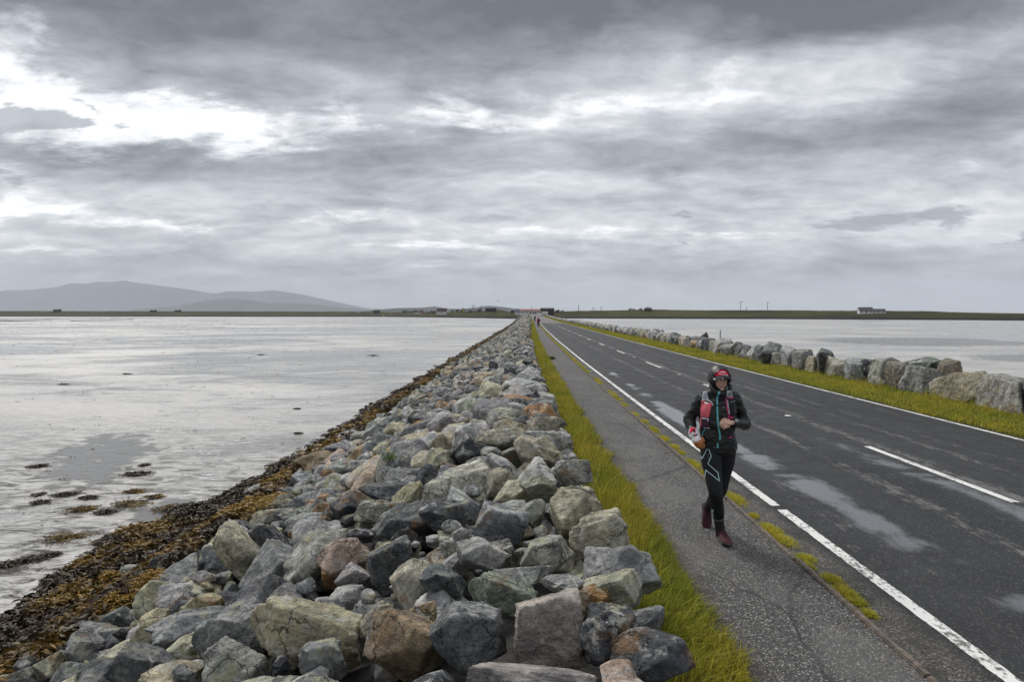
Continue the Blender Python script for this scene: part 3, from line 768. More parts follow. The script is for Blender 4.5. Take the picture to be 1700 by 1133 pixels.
for i, (px, py, w, h, c, roll, blk, lab) in enumerate(HERO):
    p = pix_to_bank(px, py, .06)
    dep = proj(p)[2]; sw, shh = w * dep / F, h * dep / F
    cand = [k_ for k_ in range(NV) if (k_ % 3 == 0) == bool(blk)]
    sh = cand[i * 5 % len(cand)]
    rx, rz = sw / 2 / .80, shh / 2 / .86
    ry = (rx * rz) ** .5 * hs.uniform(.95, 1.15)
    # the block faces the camera, rolled in the picture; then a small random turn
    B = Matrix.Rotation(-math.atan2(p.x, p.y) + hs.normal() * .12, 3, 'Z') @ Matrix.Rotation(R(-roll), 3, 'Y') @ Matrix.Rotation(hs.normal() * .12 - .15, 3, 'X')
    M = np.array(B) @ np.diag([rx, ry, rz])
    # the middle of the seen face is nearer than the centre
    q_ = p + ray(px, py).normalized() * ry * .25
    place(sh, M, q_.x, q_.y, q_.z - float(zr(q_.y)), np.array(c) * 1.5, max(rx, rz), True, lab)
# the row of larger blocks that makes the path-side face
y = .3; er = np.random.default_rng(12)
while y < 46:
    ln = er.uniform(.26, .5)
    sz_ = er.uniform(.22, .31)
    x0 = .47 + er.normal() * .03 + float(off(y))
    cx_, cy_, ok = cells(np.zeros((1, 3)), x0 - float(off(y)), y + ln / 2)
    if not HM[cx_[0], max(0, min(hy - 1, cy_[0]))]:
        M = np.array(Matrix.Rotation(er.normal() * .15, 3, 'Z') @ Matrix.Rotation(er.normal() * .1, 3, 'Y')) @ np.diag([sz_, ln / 2 / .72, sz_ * 1.1])
        place(3 * int(er.integers(0, 8)), M, x0, y + ln / 2, .24 + er.normal() * .035, rcol(er), max(sz_, ln / 2))
    y += ln * .93
# the loose rest, dropped on what lies there already, big ones first
def drop(n, r0, r1, y0, y1, tol, sink=.06, hm=.22):
    got = 0
    for _ in range(n):
        y_ = rng.uniform(y0, y1); xl = rng.uniform(TOE - .15, .55)
        r = rng.uniform(r0, r1)
        if xl > .5 - r * .5: continue
        sh = int(rng.integers(NV)); Mr, _e = rotm(rng)
        M = Mr @ np.diag([r * rng.uniform(.95, 1.45), r * rng.uniform(.85, 1.15), r * rng.uniform(.6, .95)])
        v = RV[2][sh][0] @ M.T
        ix, iy, ok = cells(v, xl, y_)
        if ok.sum() < len(v): continue
        if HM[ix, iy].mean() > hm: continue
        lo = v[:, 2] < 0
        z = np.percentile(H[ix[lo], iy[lo]] - v[lo, 2], 72) - sink * r
        if z + v[:, 2].max() > S(xl) + tol + .3 * r: continue
        c = rcol()
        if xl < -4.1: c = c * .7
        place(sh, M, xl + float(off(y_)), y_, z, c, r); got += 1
    return got
drop(900, .32, .46, 6, 46, .12)
drop(700, .19, .27, .2, 7, .12, .06, .26)
drop(1800, .22, .33, 6, 46, .10)
drop(4200, .14, .22, .2, 46, .08)
drop(700, .085, .15, .2, 12, .10, .06, .32)
drop(4200, .085, .14, .2, 34, .04)
drop(2600, .04, .085, .2, 13, .02, .05, .35)

scored = []
for i, r in enumerate(ROCKS):
    x, y_, d = proj(r['pos']) if r['pos'][1] > .4 else (-1e4, 0, 1)
    pr = r['size'] * F / max(d, .3)
    inn = -pr < x < 1700 + pr and -pr < y_ < 1133 + pr * .8
    scored.append((pr + (1000 if r['hero'] else 0)) if inn else 0)
order = np.argsort(-np.array(scored)); single = set(order[:298].tolist())
mass_v, mass_f, mass_c, mass_s = [], [], [], []; base_i = 0
def to_mass(v, f, col, rnd):
    global base_i
    mass_v.append(v); mass_f.append(f + base_i); mass_s.append(np.full(len(f), len(v) > 200)); base_i += len(v)
    c = np.empty((len(v), 4)); c[:, :3] = col; c[:, 3] = rnd; mass_c.append(c)
for i, r in enumerate(ROCKS):
    if i in single:
        o = bpy.data.objects.new("boulder", rock_mesh(r['sh'], 5 if r['pos'][1] < 8 else 4))
        m4 = Matrix(r['M'].tolist()).to_4x4(); m4.translation = Vector(r['pos'])
        o.parent = bank; o.matrix_parent_inverse = bank_inv; o.matrix_basis = m4
        o.color = (*r['col'], 1)
        if r['label']: o['label'] = r['label']
        COL.objects.link(o)
    else:
        sub = 3 if r['pos'][1] < 7 and r['size'] > .1 else 2 if r['pos'][1] < 22 else 1
        if sub == 3 and r['pos'][1] < 1.2: sub = 2
        v, f = RV[sub][r['sh']]
        to_mass(v @ r['M'].T + np.array(r['pos']), f, r['col'], rng.uniform())
# far length of the bank
def far_fill(y0, y1, dens, r0, r1, lift):
    n = int((y1 - y0) * (6.0) * dens)
    for _ in range(n):
        y_ = rng.uniform(y0, y1); xl = rng.uniform(TOE, .5); r = rng.uniform(r0, r1)
        sh = int(rng.integers(NV)); Mr, _e = rotm(rng)
        M = Mr @ np.diag([r * rng.uniform(1, 1.5), r, r * rng.uniform(.65, .95)])
        v, f = RV[1][sh]
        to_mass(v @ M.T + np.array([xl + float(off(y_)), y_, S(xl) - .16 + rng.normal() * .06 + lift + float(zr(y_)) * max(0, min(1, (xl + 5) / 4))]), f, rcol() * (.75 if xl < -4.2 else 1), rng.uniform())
far_fill(46, 150, 4.2, .17, .36, 0); far_fill(46, 150, 3.0, .10, .18, .06)
far_fill(150, 510, 1.5, .28, .5, 0)
ms = obj("boulder_mass", npmesh("boulder_mass", np.concatenate(mass_v), np.concatenate(mass_f), M_ROCKV, False, np.concatenate(mass_c)), bank)
ms.data.polygons.foreach_set('use_smooth', np.concatenate(mass_s))
ms.matrix_parent_inverse = bank_inv; ms['kind'] = 'stuff'

# ------------------------------------------------------------------ boulder wall beyond the road
wall = empty("boulder_wall", (10.3, 40, 0)); winv = Matrix.Translation(wall.location).inverted()
tag(wall, "rough wall of upright boulders set in a line on the far grass verge", "wall", None, "thing")
wr = np.random.default_rng(21)
wall_v, wall_f, wall_c = [], [], []; wb = 0
def wall_rock(x, y, z, dims, rz, col, sh, label=None, tilt=.06, single=True):
    global wb
    M = np.array(Matrix.Rotation(rz, 3, 'Z') @ Matrix.Rotation(wr.normal() * tilt, 3, 'Y') @ Matrix.Rotation(wr.normal() * tilt * 1.6, 3, 'X')) @ np.diag(np.array(dims) / 1.46)
    pos = np.array([x + float(off(y)), y, z + float(zr(y))])
    if single:
        o = bpy.data.objects.new("boulder", rock_mesh(sh, 5 if y < 24 else 4 if y < 45 else 3))
        m4 = Matrix(M.tolist()).to_4x4(); m4.translation = Vector(pos)
        o.parent = wall; o.matrix_parent_inverse = winv; o.matrix_basis = m4; o.color = (*col, 1)
        if label: o['label'] = label
        COL.objects.link(o)
    else:
        v, f = RV[1 if y > 150 else 2][sh]
        wall_v.append(v @ M.T + pos); wall_f.append(f + wb); wb += len(v)
        c = np.empty((len(v), 4)); c[:, :3] = col; c[:, 3] = wr.uniform(); wall_c.append(c)
BLK = [k_ for k_ in range(NV) if k_ % 3 == 0]
# near stones read off the photograph: px from, px to, top px, base px, colour, lateral shift
WH = [(1300, 1325, 581, 613, (.12, .125, .125), 0, None), (1325, 1341, 591, 618, (.25, .22, .15), 0, None), (1341, 1358, 586, 622, (.075, .08, .085), 0, None),
      (1358, 1386, 597, 629, (.30, .285, .235), 0, "pale tan block between a dark and a blue-grey stone"), (1385, 1419, 597, 635, (.235, .25, .265), 0, "broad blue-grey slab standing upright"),
      (1417, 1436, 598, 620, (.06, .065, .07), .15, None), (1431, 1459, 601, 639, (.265, .27, .235), 0, "pale grey-green upright slab"), (1458, 1488, 603, 645, (.17, .15, .12), 0, None),
      (1479, 1527, 611, 653, (.24, .245, .235), 0, "pale grey lean-to slab below a dark green one"), (1494, 1526, 604, 640, (.075, .095, .085), .55, "dark green slab lying on top, tilted to a point"),
      (1526, 1618, 623, 667, (.23, .205, .145), 0, "long tan block lying next to the big pale granite boulder"), (1537, 1560, 608, 640, (.17, .15, .12), .6, None),
      (1606, 1676, 631, 692, (.21, .205, .19), 0, "big pale granite boulder nearest on the far verge"), (1668, 1706, 640, 695, (.05, .055, .058), .1, None),
      (1706, 1790, 640, 715, (.22, .215, .2), 0, None)]
for i, (a, b_, t, bs, c, dl, lab) in enumerate(WH):
    lat = 10.0 + dl
    pb = atY((a + b_) / 2, bs, 1)
    y1_, y0_ = [F * lat / (q_ - VPX) for q_ in (a, b_)]
    ym = (y0_ + y1_) / 2
    hgt = (bs - t) * ym / F * 1.12
    zb = CAMZ - (bs - HOR) * ym / F + (.0 if dl < .3 else .12)
    wall_rock(lat + .35, ym, max(.0, zb) + hgt * .42, (.55, (y1_ - y0_) * .92, hgt * 1.06), wr.normal() * .06, np.array(c) * 1.35, BLK[(i * 4 + 1) % len(BLK)], lab, .05)
y = 25.2
while y < 330:
    ln = wr.uniform(.5, 1.15) * (1 if y < 150 else 1.4)
    hgt = wr.uniform(.5, .82)
    c = np.clip(rcol(wr) * 1.0 + .07, 0, .46)
    one = y < 88
    wall_rock(10.3 + wr.normal() * .06, y + ln / 2, .05 + hgt * .42, (wr.uniform(.5, .75), ln * 1.12, hgt * 1.18), wr.normal() * .16, c, BLK[int(wr.integers(len(BLK)))] if wr.random() < .45 else int(wr.integers(NV)), None, .12, one)
    if wr.random() < .55:   # a second, lower stone behind or wedged on top
        s_ = wr.uniform(.3, .55)
        wall_rock(10.75 + wr.normal() * .1, y + wr.uniform(0, ln), .35 + wr.uniform(-.1, .22), (s_ * 1.2, s_ * 1.5, s_), wr.uniform(0, 3), rcol(wr), int(wr.integers(NV)), None, .3, y < 60)
    y += ln * .95
# footing stones, seaward side
for _ in range(500):
    y_ = wr.uniform(8, 200); s_ = wr.uniform(.25, .6); lx = wr.uniform(10.6, 13.8)
    wall_rock(lx, y_, float(np.interp(lx, [10.6, 11.6, 14.5], [.05, -.1, -1.3])) + .03, (s_ * 1.2, s_ * 1.3, s_), wr.uniform(0, 3), rcol(wr), int(wr.integers(NV)), None, .4, False)
wm = obj("boulder_mass", npmesh("boulder_mass", np.concatenate(wall_v), np.concatenate(wall_f), M_ROCKV, False, np.concatenate(wall_c)), wall)
wm.matrix_parent_inverse = winv; wm['kind'] = 'stuff'

# ------------------------------------------------------------------ blades, fronds
def blades(name, P, hgt, wid, lean, col, mat=None, kind='stuff', parent=None):
    """curved tapering blades: P (n,3) bases, lean (n,2) horizontal offset of the tip as a share of height"""
    n = len(P); a = rng.uniform(0, 6.283, n)
    sx, sy = np.cos(a) * wid / 2, np.sin(a) * wid / 2
    S_ = np.stack([sx, sy, np.zeros(n)], 1)
    lx = np.concatenate([lean * hgt[:, None], np.zeros((n, 1))], 1)
    m1 = P + lx * .28; m1[:, 2] += hgt * .5
    m2 = P + lx * 1.0; m2[:, 2] += hgt * np.clip(1 - .28 * (lean ** 2).sum(1), .35, 1)
    v = np.stack([P - S_, P + S_, m1 + S_ * .8, m1 - S_ * .8, m2], 1).reshape(-1, 3)
    b_ = np.arange(n) * 5
    q4 = np.stack([b_, b_ + 1, b_ + 2, b_ + 3], 1); t3 = np.stack([b_ + 3, b_ + 2, b_ + 4], 1)
    me = npmesh(name, v, [q4, t3], mat or M_GRASS, False, np.repeat(col, 5, 0))
    o = obj(name, me, parent)
    if kind: o['kind'] = kind
    return o
def grass_cols(n, P, green=.5, bright=1.0):
    g0 = np.array([mnoise.noise((p[0] * 1.1, p[1] * .55, 3)) + .6 * mnoise.noise((p[0] * 4, p[1] * 2.5, 8)) for p in P])
    t = np.clip(.5 + g0 * .6 + rng.normal(size=n) * .2 + (green - .5), 0, 1)[:, None]
    a, b_ = np.array([.50, .42, .055]), np.array([.23, .29, .035])
    c = a * (1 - t) + b_ * t
    st = rng.uniform(size=n) < .09
    c[st] = np.array([.33, .26, .10]) * rng.uniform(.7, 1.1, (st.sum(), 1))
    return c * rng.uniform(.6, 1.35, (n, 1)) * bright
GP, GH, GW, GL, GC = [], [], [], [], []
def grow(n, y0, y1, l0, l1, h0, h1, w, lean, green, bright=1., zf=None, shape=None):
    lat = rng.uniform(l0, l1, n); y_ = rng.uniform(y0, y1, n)
    if shape is not None:
        keep = shape(lat, y_); lat, y_ = lat[keep], y_[keep]; n = len(lat)
    z = zf(lat) if zf is not None else np.zeros(n)
    P = np.stack([lat + off(y_), y_, z + zr(y_)], 1)
    cl_ = np.array([mnoise.noise((p[0] * 2.2, p[1] * 1.6, 1)) for p in P])
    h = rng.uniform(h0, h1, n) * (1 + .55 * cl_)
    GP.append(P); GH.append(h); GW.append(np.full(n, w) * rng.uniform(.7, 1.3, n))
    GL.append(np.array(lean) + rng.normal(size=(n, 2)) * .38); GC.append(grass_cols(n, P, green, bright))
def ragged(e0, amp):    # keep blades inside a wavering path-side edge
    return lambda l, y_: l < e0 + amp * np.array([mnoise.noise((0, q_ * 1.6, 4)) + .6 * mnoise.noise((0, q_ * 5, 4)) for q_ in y_])
zl = lambda l: np.interp(l, [.45, .7, 1.1, 1.3, 1.45], [.05, .05, .03, .01, -.02])
zrv = lambda l: np.interp(l, [8.5, 8.62, 9, 9.5, 10.2], [-.02, .005, .045, .065, .075])
rag = ragged(1.33, .13)
grow(30000, 1.6, 8, .62, 1.5, .05, .135, .006, (.35, -.25), .46, 1, zl, rag)
grow(18000, 8, 20, .62, 1.5, .05, .135, .010, (.3, -.2), .46, 1, zl, rag)
grow(12000, 20, 60, .62, 1.45, .08, .17, .022, (.3, -.2), .42, 1, zl, rag)
grow(5000, 60, 260, .62, 1.45, .10, .18, .07, (.2, -.1), .40, 1, zl)
# a few taller seed stems
grow(500, 2, 12, .68, 1.15, .22, .36, .004, (.3, -.2), .15, 1.25, zl)
rag2 = lambda l, y_: l > 8.56 + .09 * np.array([mnoise.noise((3, q_ * 1.1, 4)) + .6 * mnoise.noise((3, q_ * 4, 4)) for q_ in y_])
grow(42000, 11, 30, 8.5, 10.3, .04, .10, .014, (.1, -.1), .49, 1.1, zrv, rag2)
grow(26000, 30, 80, 8.5, 10.2, .06, .13, .03, (.1, -.1), .45, 1.1, zrv, rag2)
grow(7000, 80, 330, 8.5, 10.2, .08, .15, .10, (.1, -.1), .42, 1.1, zrv)
grow(1500, 11, 60, 9.7, 10.15, .14, .30, .012, (.1, -.1), .3, 1, zrv)
gr = blades("grass", np.concatenate(GP), np.concatenate(GH), np.concatenate(GW), np.concatenate(GL), np.concatenate(GC))
# moss and short grass cushions in the joint beside the kerb
TUFT = [(1085, 713, .30, .09), (1103, 728, .2, .09), (1122, 742, .16, .07), (1133, 752, .10, .06), (1152, 770, .26, .09), (1170, 785, .1, .05), (1222, 828, .22, .10), (1252, 857, .06, .04),
        (1283, 880, .17, .09), (1303, 898, .14, .10), (1342, 928, .09, .08), (1330, 940, .07, .05), (1390, 963, .10, .07), (1410, 985, .12, .08), (1428, 1000, .07, .06), (1445, 1020, .05, .04),
        (1070, 700, .2, .08), (1052, 688, .25, .07), (1035, 672, .3, .08), (1020, 658, .3, .08)]
GP, GH, GW, GL, GC = [], [], [], [], []
mo = []
for (px, py, ly, lx) in TUFT:
    p = atZ(px, py, .0); n = int(900 * (ly / .15) ** .7)
    a = rng.normal(size=(n, 2)) * .5
    P = np.stack([2.455 + (p.x - float(off(p.y)) - 2.455) * .5 + float(off(p.y)) + a[:, 0] * lx, p.y + a[:, 1] * ly * 1.35, np.full(n, -.012)], 1)
    GP.append(P); r2 = (a ** 2).sum(1); GH.append(np.clip(.036 * (1.15 - r2 * .5), .010, .05) * rng.uniform(.6, 1.3, n))
    GW.append(np.full(n, .006)); GL.append(a * .8 + rng.normal(size=(n, 2)) * .4); GC.append(grass_cols(n, P, .36, 1.35))
n = 16000
yv = 9 + (rng.uniform(size=n) ** 1.6) * 150; lat = 2.46 + rng.normal(size=n) * .055
kp = np.array([mnoise.noise((0, q_ * .55, 2)) + .5 * mnoise.noise((0, q_ * 2.3, 2)) for q_ in yv]) > np.where(yv < 16, .45, np.where(yv < 24, -.05, -.6))
yv, lat = yv[kp], lat[kp]; n = len(yv)
P = np.stack([lat + off(yv), yv, np.full(n, -.01) + zr(yv)], 1)
GP.append(P); GH.append(rng.uniform(.02, .06, n)); GW.append(.005 + yv * .0007); GL.append(rng.normal(size=(n, 2)) * .6); GC.append(grass_cols(n, P, .34, 1.25))
blades("moss_and_short_grass", np.concatenate(GP), np.concatenate(GH), np.concatenate(GW), np.concatenate(GL), np.concatenate(GC))
# loose chippings along kerb and path
n = 1400
yv = 2.2 + rng.uniform(size=n) ** 1.5 * 14; sel = rng.uniform(size=n) < .6
lat = np.where(sel, rng.uniform(2.40, 2.74, n), rng.uniform(1.45, 2.3, n))
v1, f1 = ICO[1]; sz_ = rng.uniform(.002, .006, n) * np.where(rng.uniform(size=n) < .03, 1.8, 1)
vv = (v1[None] * sz_[:, None, None] * rng.uniform(.6, 1.2, (n, 1, 3))) + np.stack([lat + off(yv), yv, np.where(sel, -.003, .015)], 1)[:, None]
cc = np.repeat(np.array([.12, .115, .11])[None] * rng.uniform(.5, 2.6, (n, 1)), len(v1), 0)
ch = obj("gravel", npmesh("gravel", vv.reshape(-1, 3), (f1[None] + (np.arange(n) * len(v1))[:, None, None]).reshape(-1, 3), M_ROCKV, True, cc)); ch['kind'] = 'stuff'

# seaweed
def weed_mat():
    mt, nt, b = new_mat("bladder_wrack")
    at = nt.new("ShaderNodeAttribute", attribute_name="tint")
    pset(nt, b, col=at.outputs["Color"], rough=.55, spec=.25)
    return mt
M_WEED = weed_mat()
def fronds(P, size, col, flat=.35):
    n = len(P); a = rng.uniform(0, 6.283, n)
    d = np.stack([np.cos(a), np.sin(a), np.zeros(n)], 1); s = np.stack([-np.sin(a), np.cos(a), np.zeros(n)], 1)
    up = np.array([0, 0, 1.])
    L = size * rng.uniform(.6, 1.4, n); w = (L * rng.uniform(.05, .11, n))[:, None]
    hz = (L * rng.uniform(0, flat, n))[:, None]; L = L[:, None]
    tw = rng.normal(size=(n, 1)) * .8
    s2 = s * np.cos(tw) + up * np.sin(tw)
    p0 = P; p1 = P + d * L * .4 + up * hz; p2 = P + d * L * .75 + up * hz * .9 + s * w * rng.normal(size=(n, 1)); p3 = P + d * L + up * hz * .2 + s * w * 1.5 * rng.normal(size=(n, 1))
    v = np.stack([p0 - s2 * w * .5, p0 + s2 * w * .5, p1 - s2 * w, p1 + s2 * w, p2 - s2 * w * 1.1, p2 + s2 * w * 1.1, p3], 1).reshape(-1, 3)
    b_ = np.arange(n) * 7
    q4 = np.concatenate([np.stack([b_ + i, b_ + i + 1, b_ + i + 3, b_ + i + 2], 1) for i in (0, 2)]); t3 = np.stack([b_ + 4, b_ + 5, b_ + 6], 1)
    return v, q4, t3, np.repeat(col, 7, 0)
def weed_cols(P, yellow=0.):
    g0 = np.array([mnoise.noise((p[0] * 1.3, p[1] * .8, 5)) + .5 * mnoise.noise((p[0] * 5, p[1] * 3, 5)) for p in P])
    t = np.clip((g0 + .02 + yellow) * 1.8, 0, 1)[:, None]
    c = np.array([.030, .019, .009]) * (1 - t) + np.array([.24, .15, .018]) * t
    mid_ = rng.uniform(size=(len(P), 1)) < .35
    c = np.where(mid_, c * np.array([1.25, 1.08, .9]), c)
    return c * rng.uniform(.8, 1.25, (len(P), 1))
def edge_lat(y_):
    return np.interp(y_, [4, 7, 10, 11.5, 12.5, 14, 20, 60, 150], [-5.75, -5.9, -6.35, -6.2, -5.75, -5.55, -5.5, -5.45, -5.4])
WV = []
def weed_band(n, y0, y1, size):
    y_ = rng.uniform(y0, y1, n); e = edge_lat(y_)
    lat = rng.uniform(-6.6, -4.45, n)
    nz = np.array([mnoise.noise((l * 1.5, q_ * .6, 7)) + .6 * mnoise.noise((l * 4, q_ * 2, 7)) for l, q_ in zip(lat, y_)])
    keep = (lat > e + nz * .55) & ((lat < -4.85) | (nz > .12)) & (nz > -.55)
    lat, y_, nz = lat[keep], y_[keep], nz[keep]
    z = np.maximum(S(lat) + np.where(lat > -5.1, .08, .02), FLAT + .015) + rng.uniform(0, .09, len(lat)) + np.clip(nz, 0, 1) * .10
    P = np.stack([lat + off(y_), y_, z], 1)
    WV.append((P, np.full(len(P), size), weed_cols(P, np.where(lat > -5.15, .12, -.12))))
weed_band(120000, 4, 16, .12); weed_band(45000, 16, 40, .20); weed_band(20000, 40, 110, .26); weed_band(10000, 110, 400, .5)
P = np.concatenate([w[0] for w in WV]); sz_ = np.concatenate([w[1] for w in WV]); cc = np.concatenate([w[2] for w in WV])
v, q4, t3, c_ = fronds(P, sz_, cc)
# matted weed lying under the loose fronds
yg = np.concatenate([np.arange(4, 16, .09), np.arange(16, 60, .4), np.arange(60, 400, 3.)]); lg = np.linspace(-6.75, -4.6, 26)
mv, mc = [], []
for y_ in yg:
    e = float(edge_lat(y_))
    for l in lg:
        nz = mnoise.noise((l * 1.5, y_ * .6, 7)) + .6 * mnoise.noise((l * 4, y_ * 2, 7))
        k_ = min(1, max(-1, (l - e - nz * .55) * 4)); rk = min(1, max(0, (-4.75 + .25 * nz - l) * 6))
        hgt = .045 + .05 * max(0, nz) + .03 * mnoise.noise((l * 9, y_ * 7, 2)) if k_ > 0 and rk > 0 else -.08
        mv.append((l + float(off(y_)), y_, max(float(S(l)) - .02, FLAT) + hgt * min(1, abs(k_)) * (rk if k_ > 0 else 1)))
k = len(lg); i = np.arange(len(yg) - 1)[:, None] * k + np.arange(k - 1)[None]
mv = np.array(mv); mc = weed_cols(mv, -.05)
n0_ = len(v); v = np.concatenate([v, mv]); c_ = np.concatenate([c_, mc]); q4 = np.concatenate([q4, n0_ + np.stack([i, i + 1, i + k + 1, i + k], -1).reshape(-1, 4)])
sw = obj("seaweed", npmesh("seaweed", v, [q4, t3], M_WEED, False, c_)); sw['kind'] = 'stuff'
# ochre cushions of wrack on the lowest boulders
CUSH = [(440, 842, .55, .30, "long ochre cushion of wrack on the lowest boulders below the long tan slab"), (178, 1012, .26, .16, "ochre wrack cushion low on the bank in front of the brown weed mat"),
        (245, 972, .28, .22, "ochre wrack heaped against grey boulders left of the long tan slab"), (178, 968, .22, .10, "olive wrack cushion lying apart on the wet sand edge")]
CL = [(64, 776, 28, "dark weed strand on open sand left of the smooth shallow pool"), (240, 774, 16, "tiny weed tuft at the right tip of the smooth pool"), (228, 789, 50, "thin dark weed streak just below the smooth pool"),
      (222, 818, 30, "short brown weed tuft above the long brown strand"), (64, 823, 16, "small dark weed tuft farthest left below the pool"), (110, 823, 40, "dark weed mound left of centre on pale sand"),
      (67, 836, 28, "flat dark weed patch close to the left picture edge"), (148, 828, 26, "small dark weed mound between two larger ones"), (256, 827, 30, "dark weed streak right of the short brown tuft"),
      (216, 839, 62, "long brown weed strand above the sand pool"), (138, 848, 50, "two toned weed patch, dark behind and brown in front"), (174, 853, 30, "dark weed tuft touching the two toned patch"),
      (290, 846, 74, "broad rusty brown weed mat lying in the sand pool"), (108, 896, 84, "long dark weed strand with a brown right end"), (172, 902, 36, "brown weed clump on pale sand beside the big mat"),
      (52, 932, 42, "dark frayed weed clump near the left edge"), (12, 940, 40, "dark weed strand cut by the left picture edge"), (86, 924, 22, "small dark weed scrap next to the frayed clump"), (433, 590, 14, "far off single weed tuft on the mid sand flat"),
      (620, 591, 18, "far off weed tuft nearest the boulder bank"), (107, 639, 20, "far off dark weed streak on the left sand flat"), (212, 622, 18, "far off dark weed streak upper middle of left flat"), (495, 721, 14, "weed scrap on the sand beside the bank"), (493, 680, 12, "small weed scrap out from the bank")]
for (px, py, w, lab) in CL:
    p = atZ(px, py, FLAT); wx_ = w * p.y / F / 2; wy_ = wx_ * .55 + .05
    n = int(min(700, 150 + 60 * wx_ / .02)) if p.y < 25 else 120
    a = rng.normal(size=(n, 2)) * .45; th = rng.uniform(-.3, .5)
    X_, Y_ = a[:, 0] * wx_, a[:, 1] * wy_
    nz = np.array([mnoise.noise((q_[0] * 2.2, q_[1] * 2.2, px * .1)) for q_ in a]); kp = nz > -.22
    Pq = np.stack([X_ * math.cos(th) - Y_ * math.sin(th), X_ * math.sin(th) + Y_ * math.cos(th), .010 + min(.07, wy_ * .16) * np.exp(-(a ** 2).sum(1) * 1.5) * rng.uniform(.2, 1, n)], 1)[kp]
    tq = np.linspace(0, 2 * math.pi, 28, endpoint=False); rq = np.array([.85 + .5 * mnoise.noise((math.cos(t) * 1.5, math.sin(t) * 1.5, px * .1)) for t in tq])
    bx, by = np.cos(tq) * wx_ * .68 * rq, np.sin(tq) * wy_ * .68 * rq
    bv_ = np.concatenate([np.stack([bx * math.cos(th) - by * math.sin(th), bx * math.sin(th) + by * math.cos(th), np.full(28, .004)], 1), [[0, 0, .004 + min(.02, wy_ * .05)]]])
    br = .25 if "brown" in lab else -.2
    v, q4, t3, c_ = fronds(Pq, np.full(len(Pq), max(.065, min(p.y * .005, wx_ * .35))), weed_cols(Pq, br - .1), .3)
    n0_ = len(v); v = np.concatenate([v, bv_]); c_ = np.concatenate([c_, np.repeat(np.array([[.028, .019, .010]]), 29, 0)])
    t3 = np.concatenate([t3, [[n0_ + q_, n0_ + (q_ + 1) % 28, n0_ + 28] for q_ in range(28)]])
    o = obj("seaweed_clump", npmesh("seaweed_clump", v, [q4, t3], M_WEED, False, c_), None, (p.x, p.y, FLAT))
    tag(o, lab, "seaweed", "weed clumps scattered on the sand")
for (px, py, ly, lx, lab) in CUSH:
    p = pix_to_bank(px, py, .12); n = 900
    a = rng.normal(size=(n, 2)) * .5
    Pq = np.stack([a[:, 0] * lx, a[:, 1] * ly, .16 * np.exp(-(a ** 2).sum(1)) + rng.uniform(-.04, .03, n) + .13 * a[:, 0] * lx / .3], 1)
    v, q4, t3, c_ = fronds(Pq, np.full(n, .06), weed_cols(Pq, .6), .4)
    o = obj("seaweed_clump", npmesh("seaweed_clump", v, [q4, t3], M_WEED, False, c_), None, (p.x, p.y, p.z - .05))
    tag(o, lab, "seaweed", "wrack cushions at the foot of the bank")
# fine weed specks too many to count
n = 800
yv = 9 + rng.uniform(size=n) ** 2.2 * 420; xv = -6.3 - rng.uniform(size=n) ** .8 * yv * .78
Pq = np.repeat(np.stack([xv, yv, np.full(n, FLAT + .01)], 1), 5, 0); Pq[:, :2] += rng.normal(size=(n * 5, 2)) * (.04 + .0022 * Pq[:, 1:2]); 
v, q4, t3, c_ = fronds(Pq, .04 + .0014 * Pq[:, 1], weed_cols(Pq, -.3), .25)
o = obj("weed_specks", npmesh("weed_specks", v, [q4, t3], M_WEED, False, c_)); o['kind'] = 'stuff'
# a fern growing between the boulders
p = pix_to_bank(648, 766, .16)
Pq = rng.normal(size=(160, 3)) * np.array([.05, .05, .03]) + np.array(p); 
fe = blades("plant", Pq, rng.uniform(.05, .14, 160), np.full(160, .014), rng.normal(size=(160, 2)) * .8, np.array([.10, .16, .02]) * rng.uniform(.7, 1.4, (160, 1)), kind=None)
tag(fe, "small bright green plant growing between boulders", "plant")
p = atZ(914, 596, .03)
Pq = np.stack([p.x + .02 + rng.normal(size=260) * .07, p.y + rng.normal(size=260) * .2, np.full(260, .02)], 1)
fe = blades("plant", Pq, rng.uniform(.06, .16, 260), np.full(260, .022), rng.normal(size=(260, 2)) * .5 + np.array([.5, 0]), np.array([.05, .085, .015]) * rng.uniform(.6, 1.4, (260, 1)), kind=None)
tag(fe, "dark green weed leaning over the footpath edge", "plant")

# ------------------------------------------------------------------ far shore, hills
SHP, SHD = zip(*[(-1500, 1000), (0, 990), (620, 900), (750, 680), (830, 545), (880, 505), (950, 545), (1200, 500), (1700, 370), (3200, 340)])
SKP, SKY = zip(*[(-1500, 516.5), (0, 516.5), (300, 517), (600, 517.5), (640, 518), (700, 519), (760, 518), (800, 516.5), (826, 514.5), (838, 516), (850, 519.5), (870, 521), (895, 521), (925, 517.5), (960, 516.5), (1000, 516),
                  (1040, 515), (1080, 514), (1120, 515.2), (1300, 515.5), (1500, 516.5), (1545, 517), (1580, 518.2), (1700, 521), (3200, 521)])
def land_z(px, d):
    Rs = np.interp(px, SHP, SHD); Rk = Rs * 1.3
    zk = CAMZ + (HOR - np.interp(px, SKP, SKY)) / F * Rk
    return np.interp(d, [Rs * .99, Rs, Rs * 1.008, Rs * 1.03, Rk, Rk * 1.5, Rk * 4], [FLAT - .3, FLAT, FLAT + .7, max(-.5, FLAT + .9), zk, zk - .3, -4])
pxs = np.concatenate([np.arange(-1400, -50, 25), np.arange(-50, 1800, 5), np.arange(1800, 3100, 25)]).astype(float)
us = np.array([.985, 1, 1.004, 1.008, 1.02, 1.04, 1.07, 1.1, 1.14, 1.18, 1.22, 1.26, 1.3, 1.35, 1.45, 1.7, 2.2, 3.2])
lv_ = []
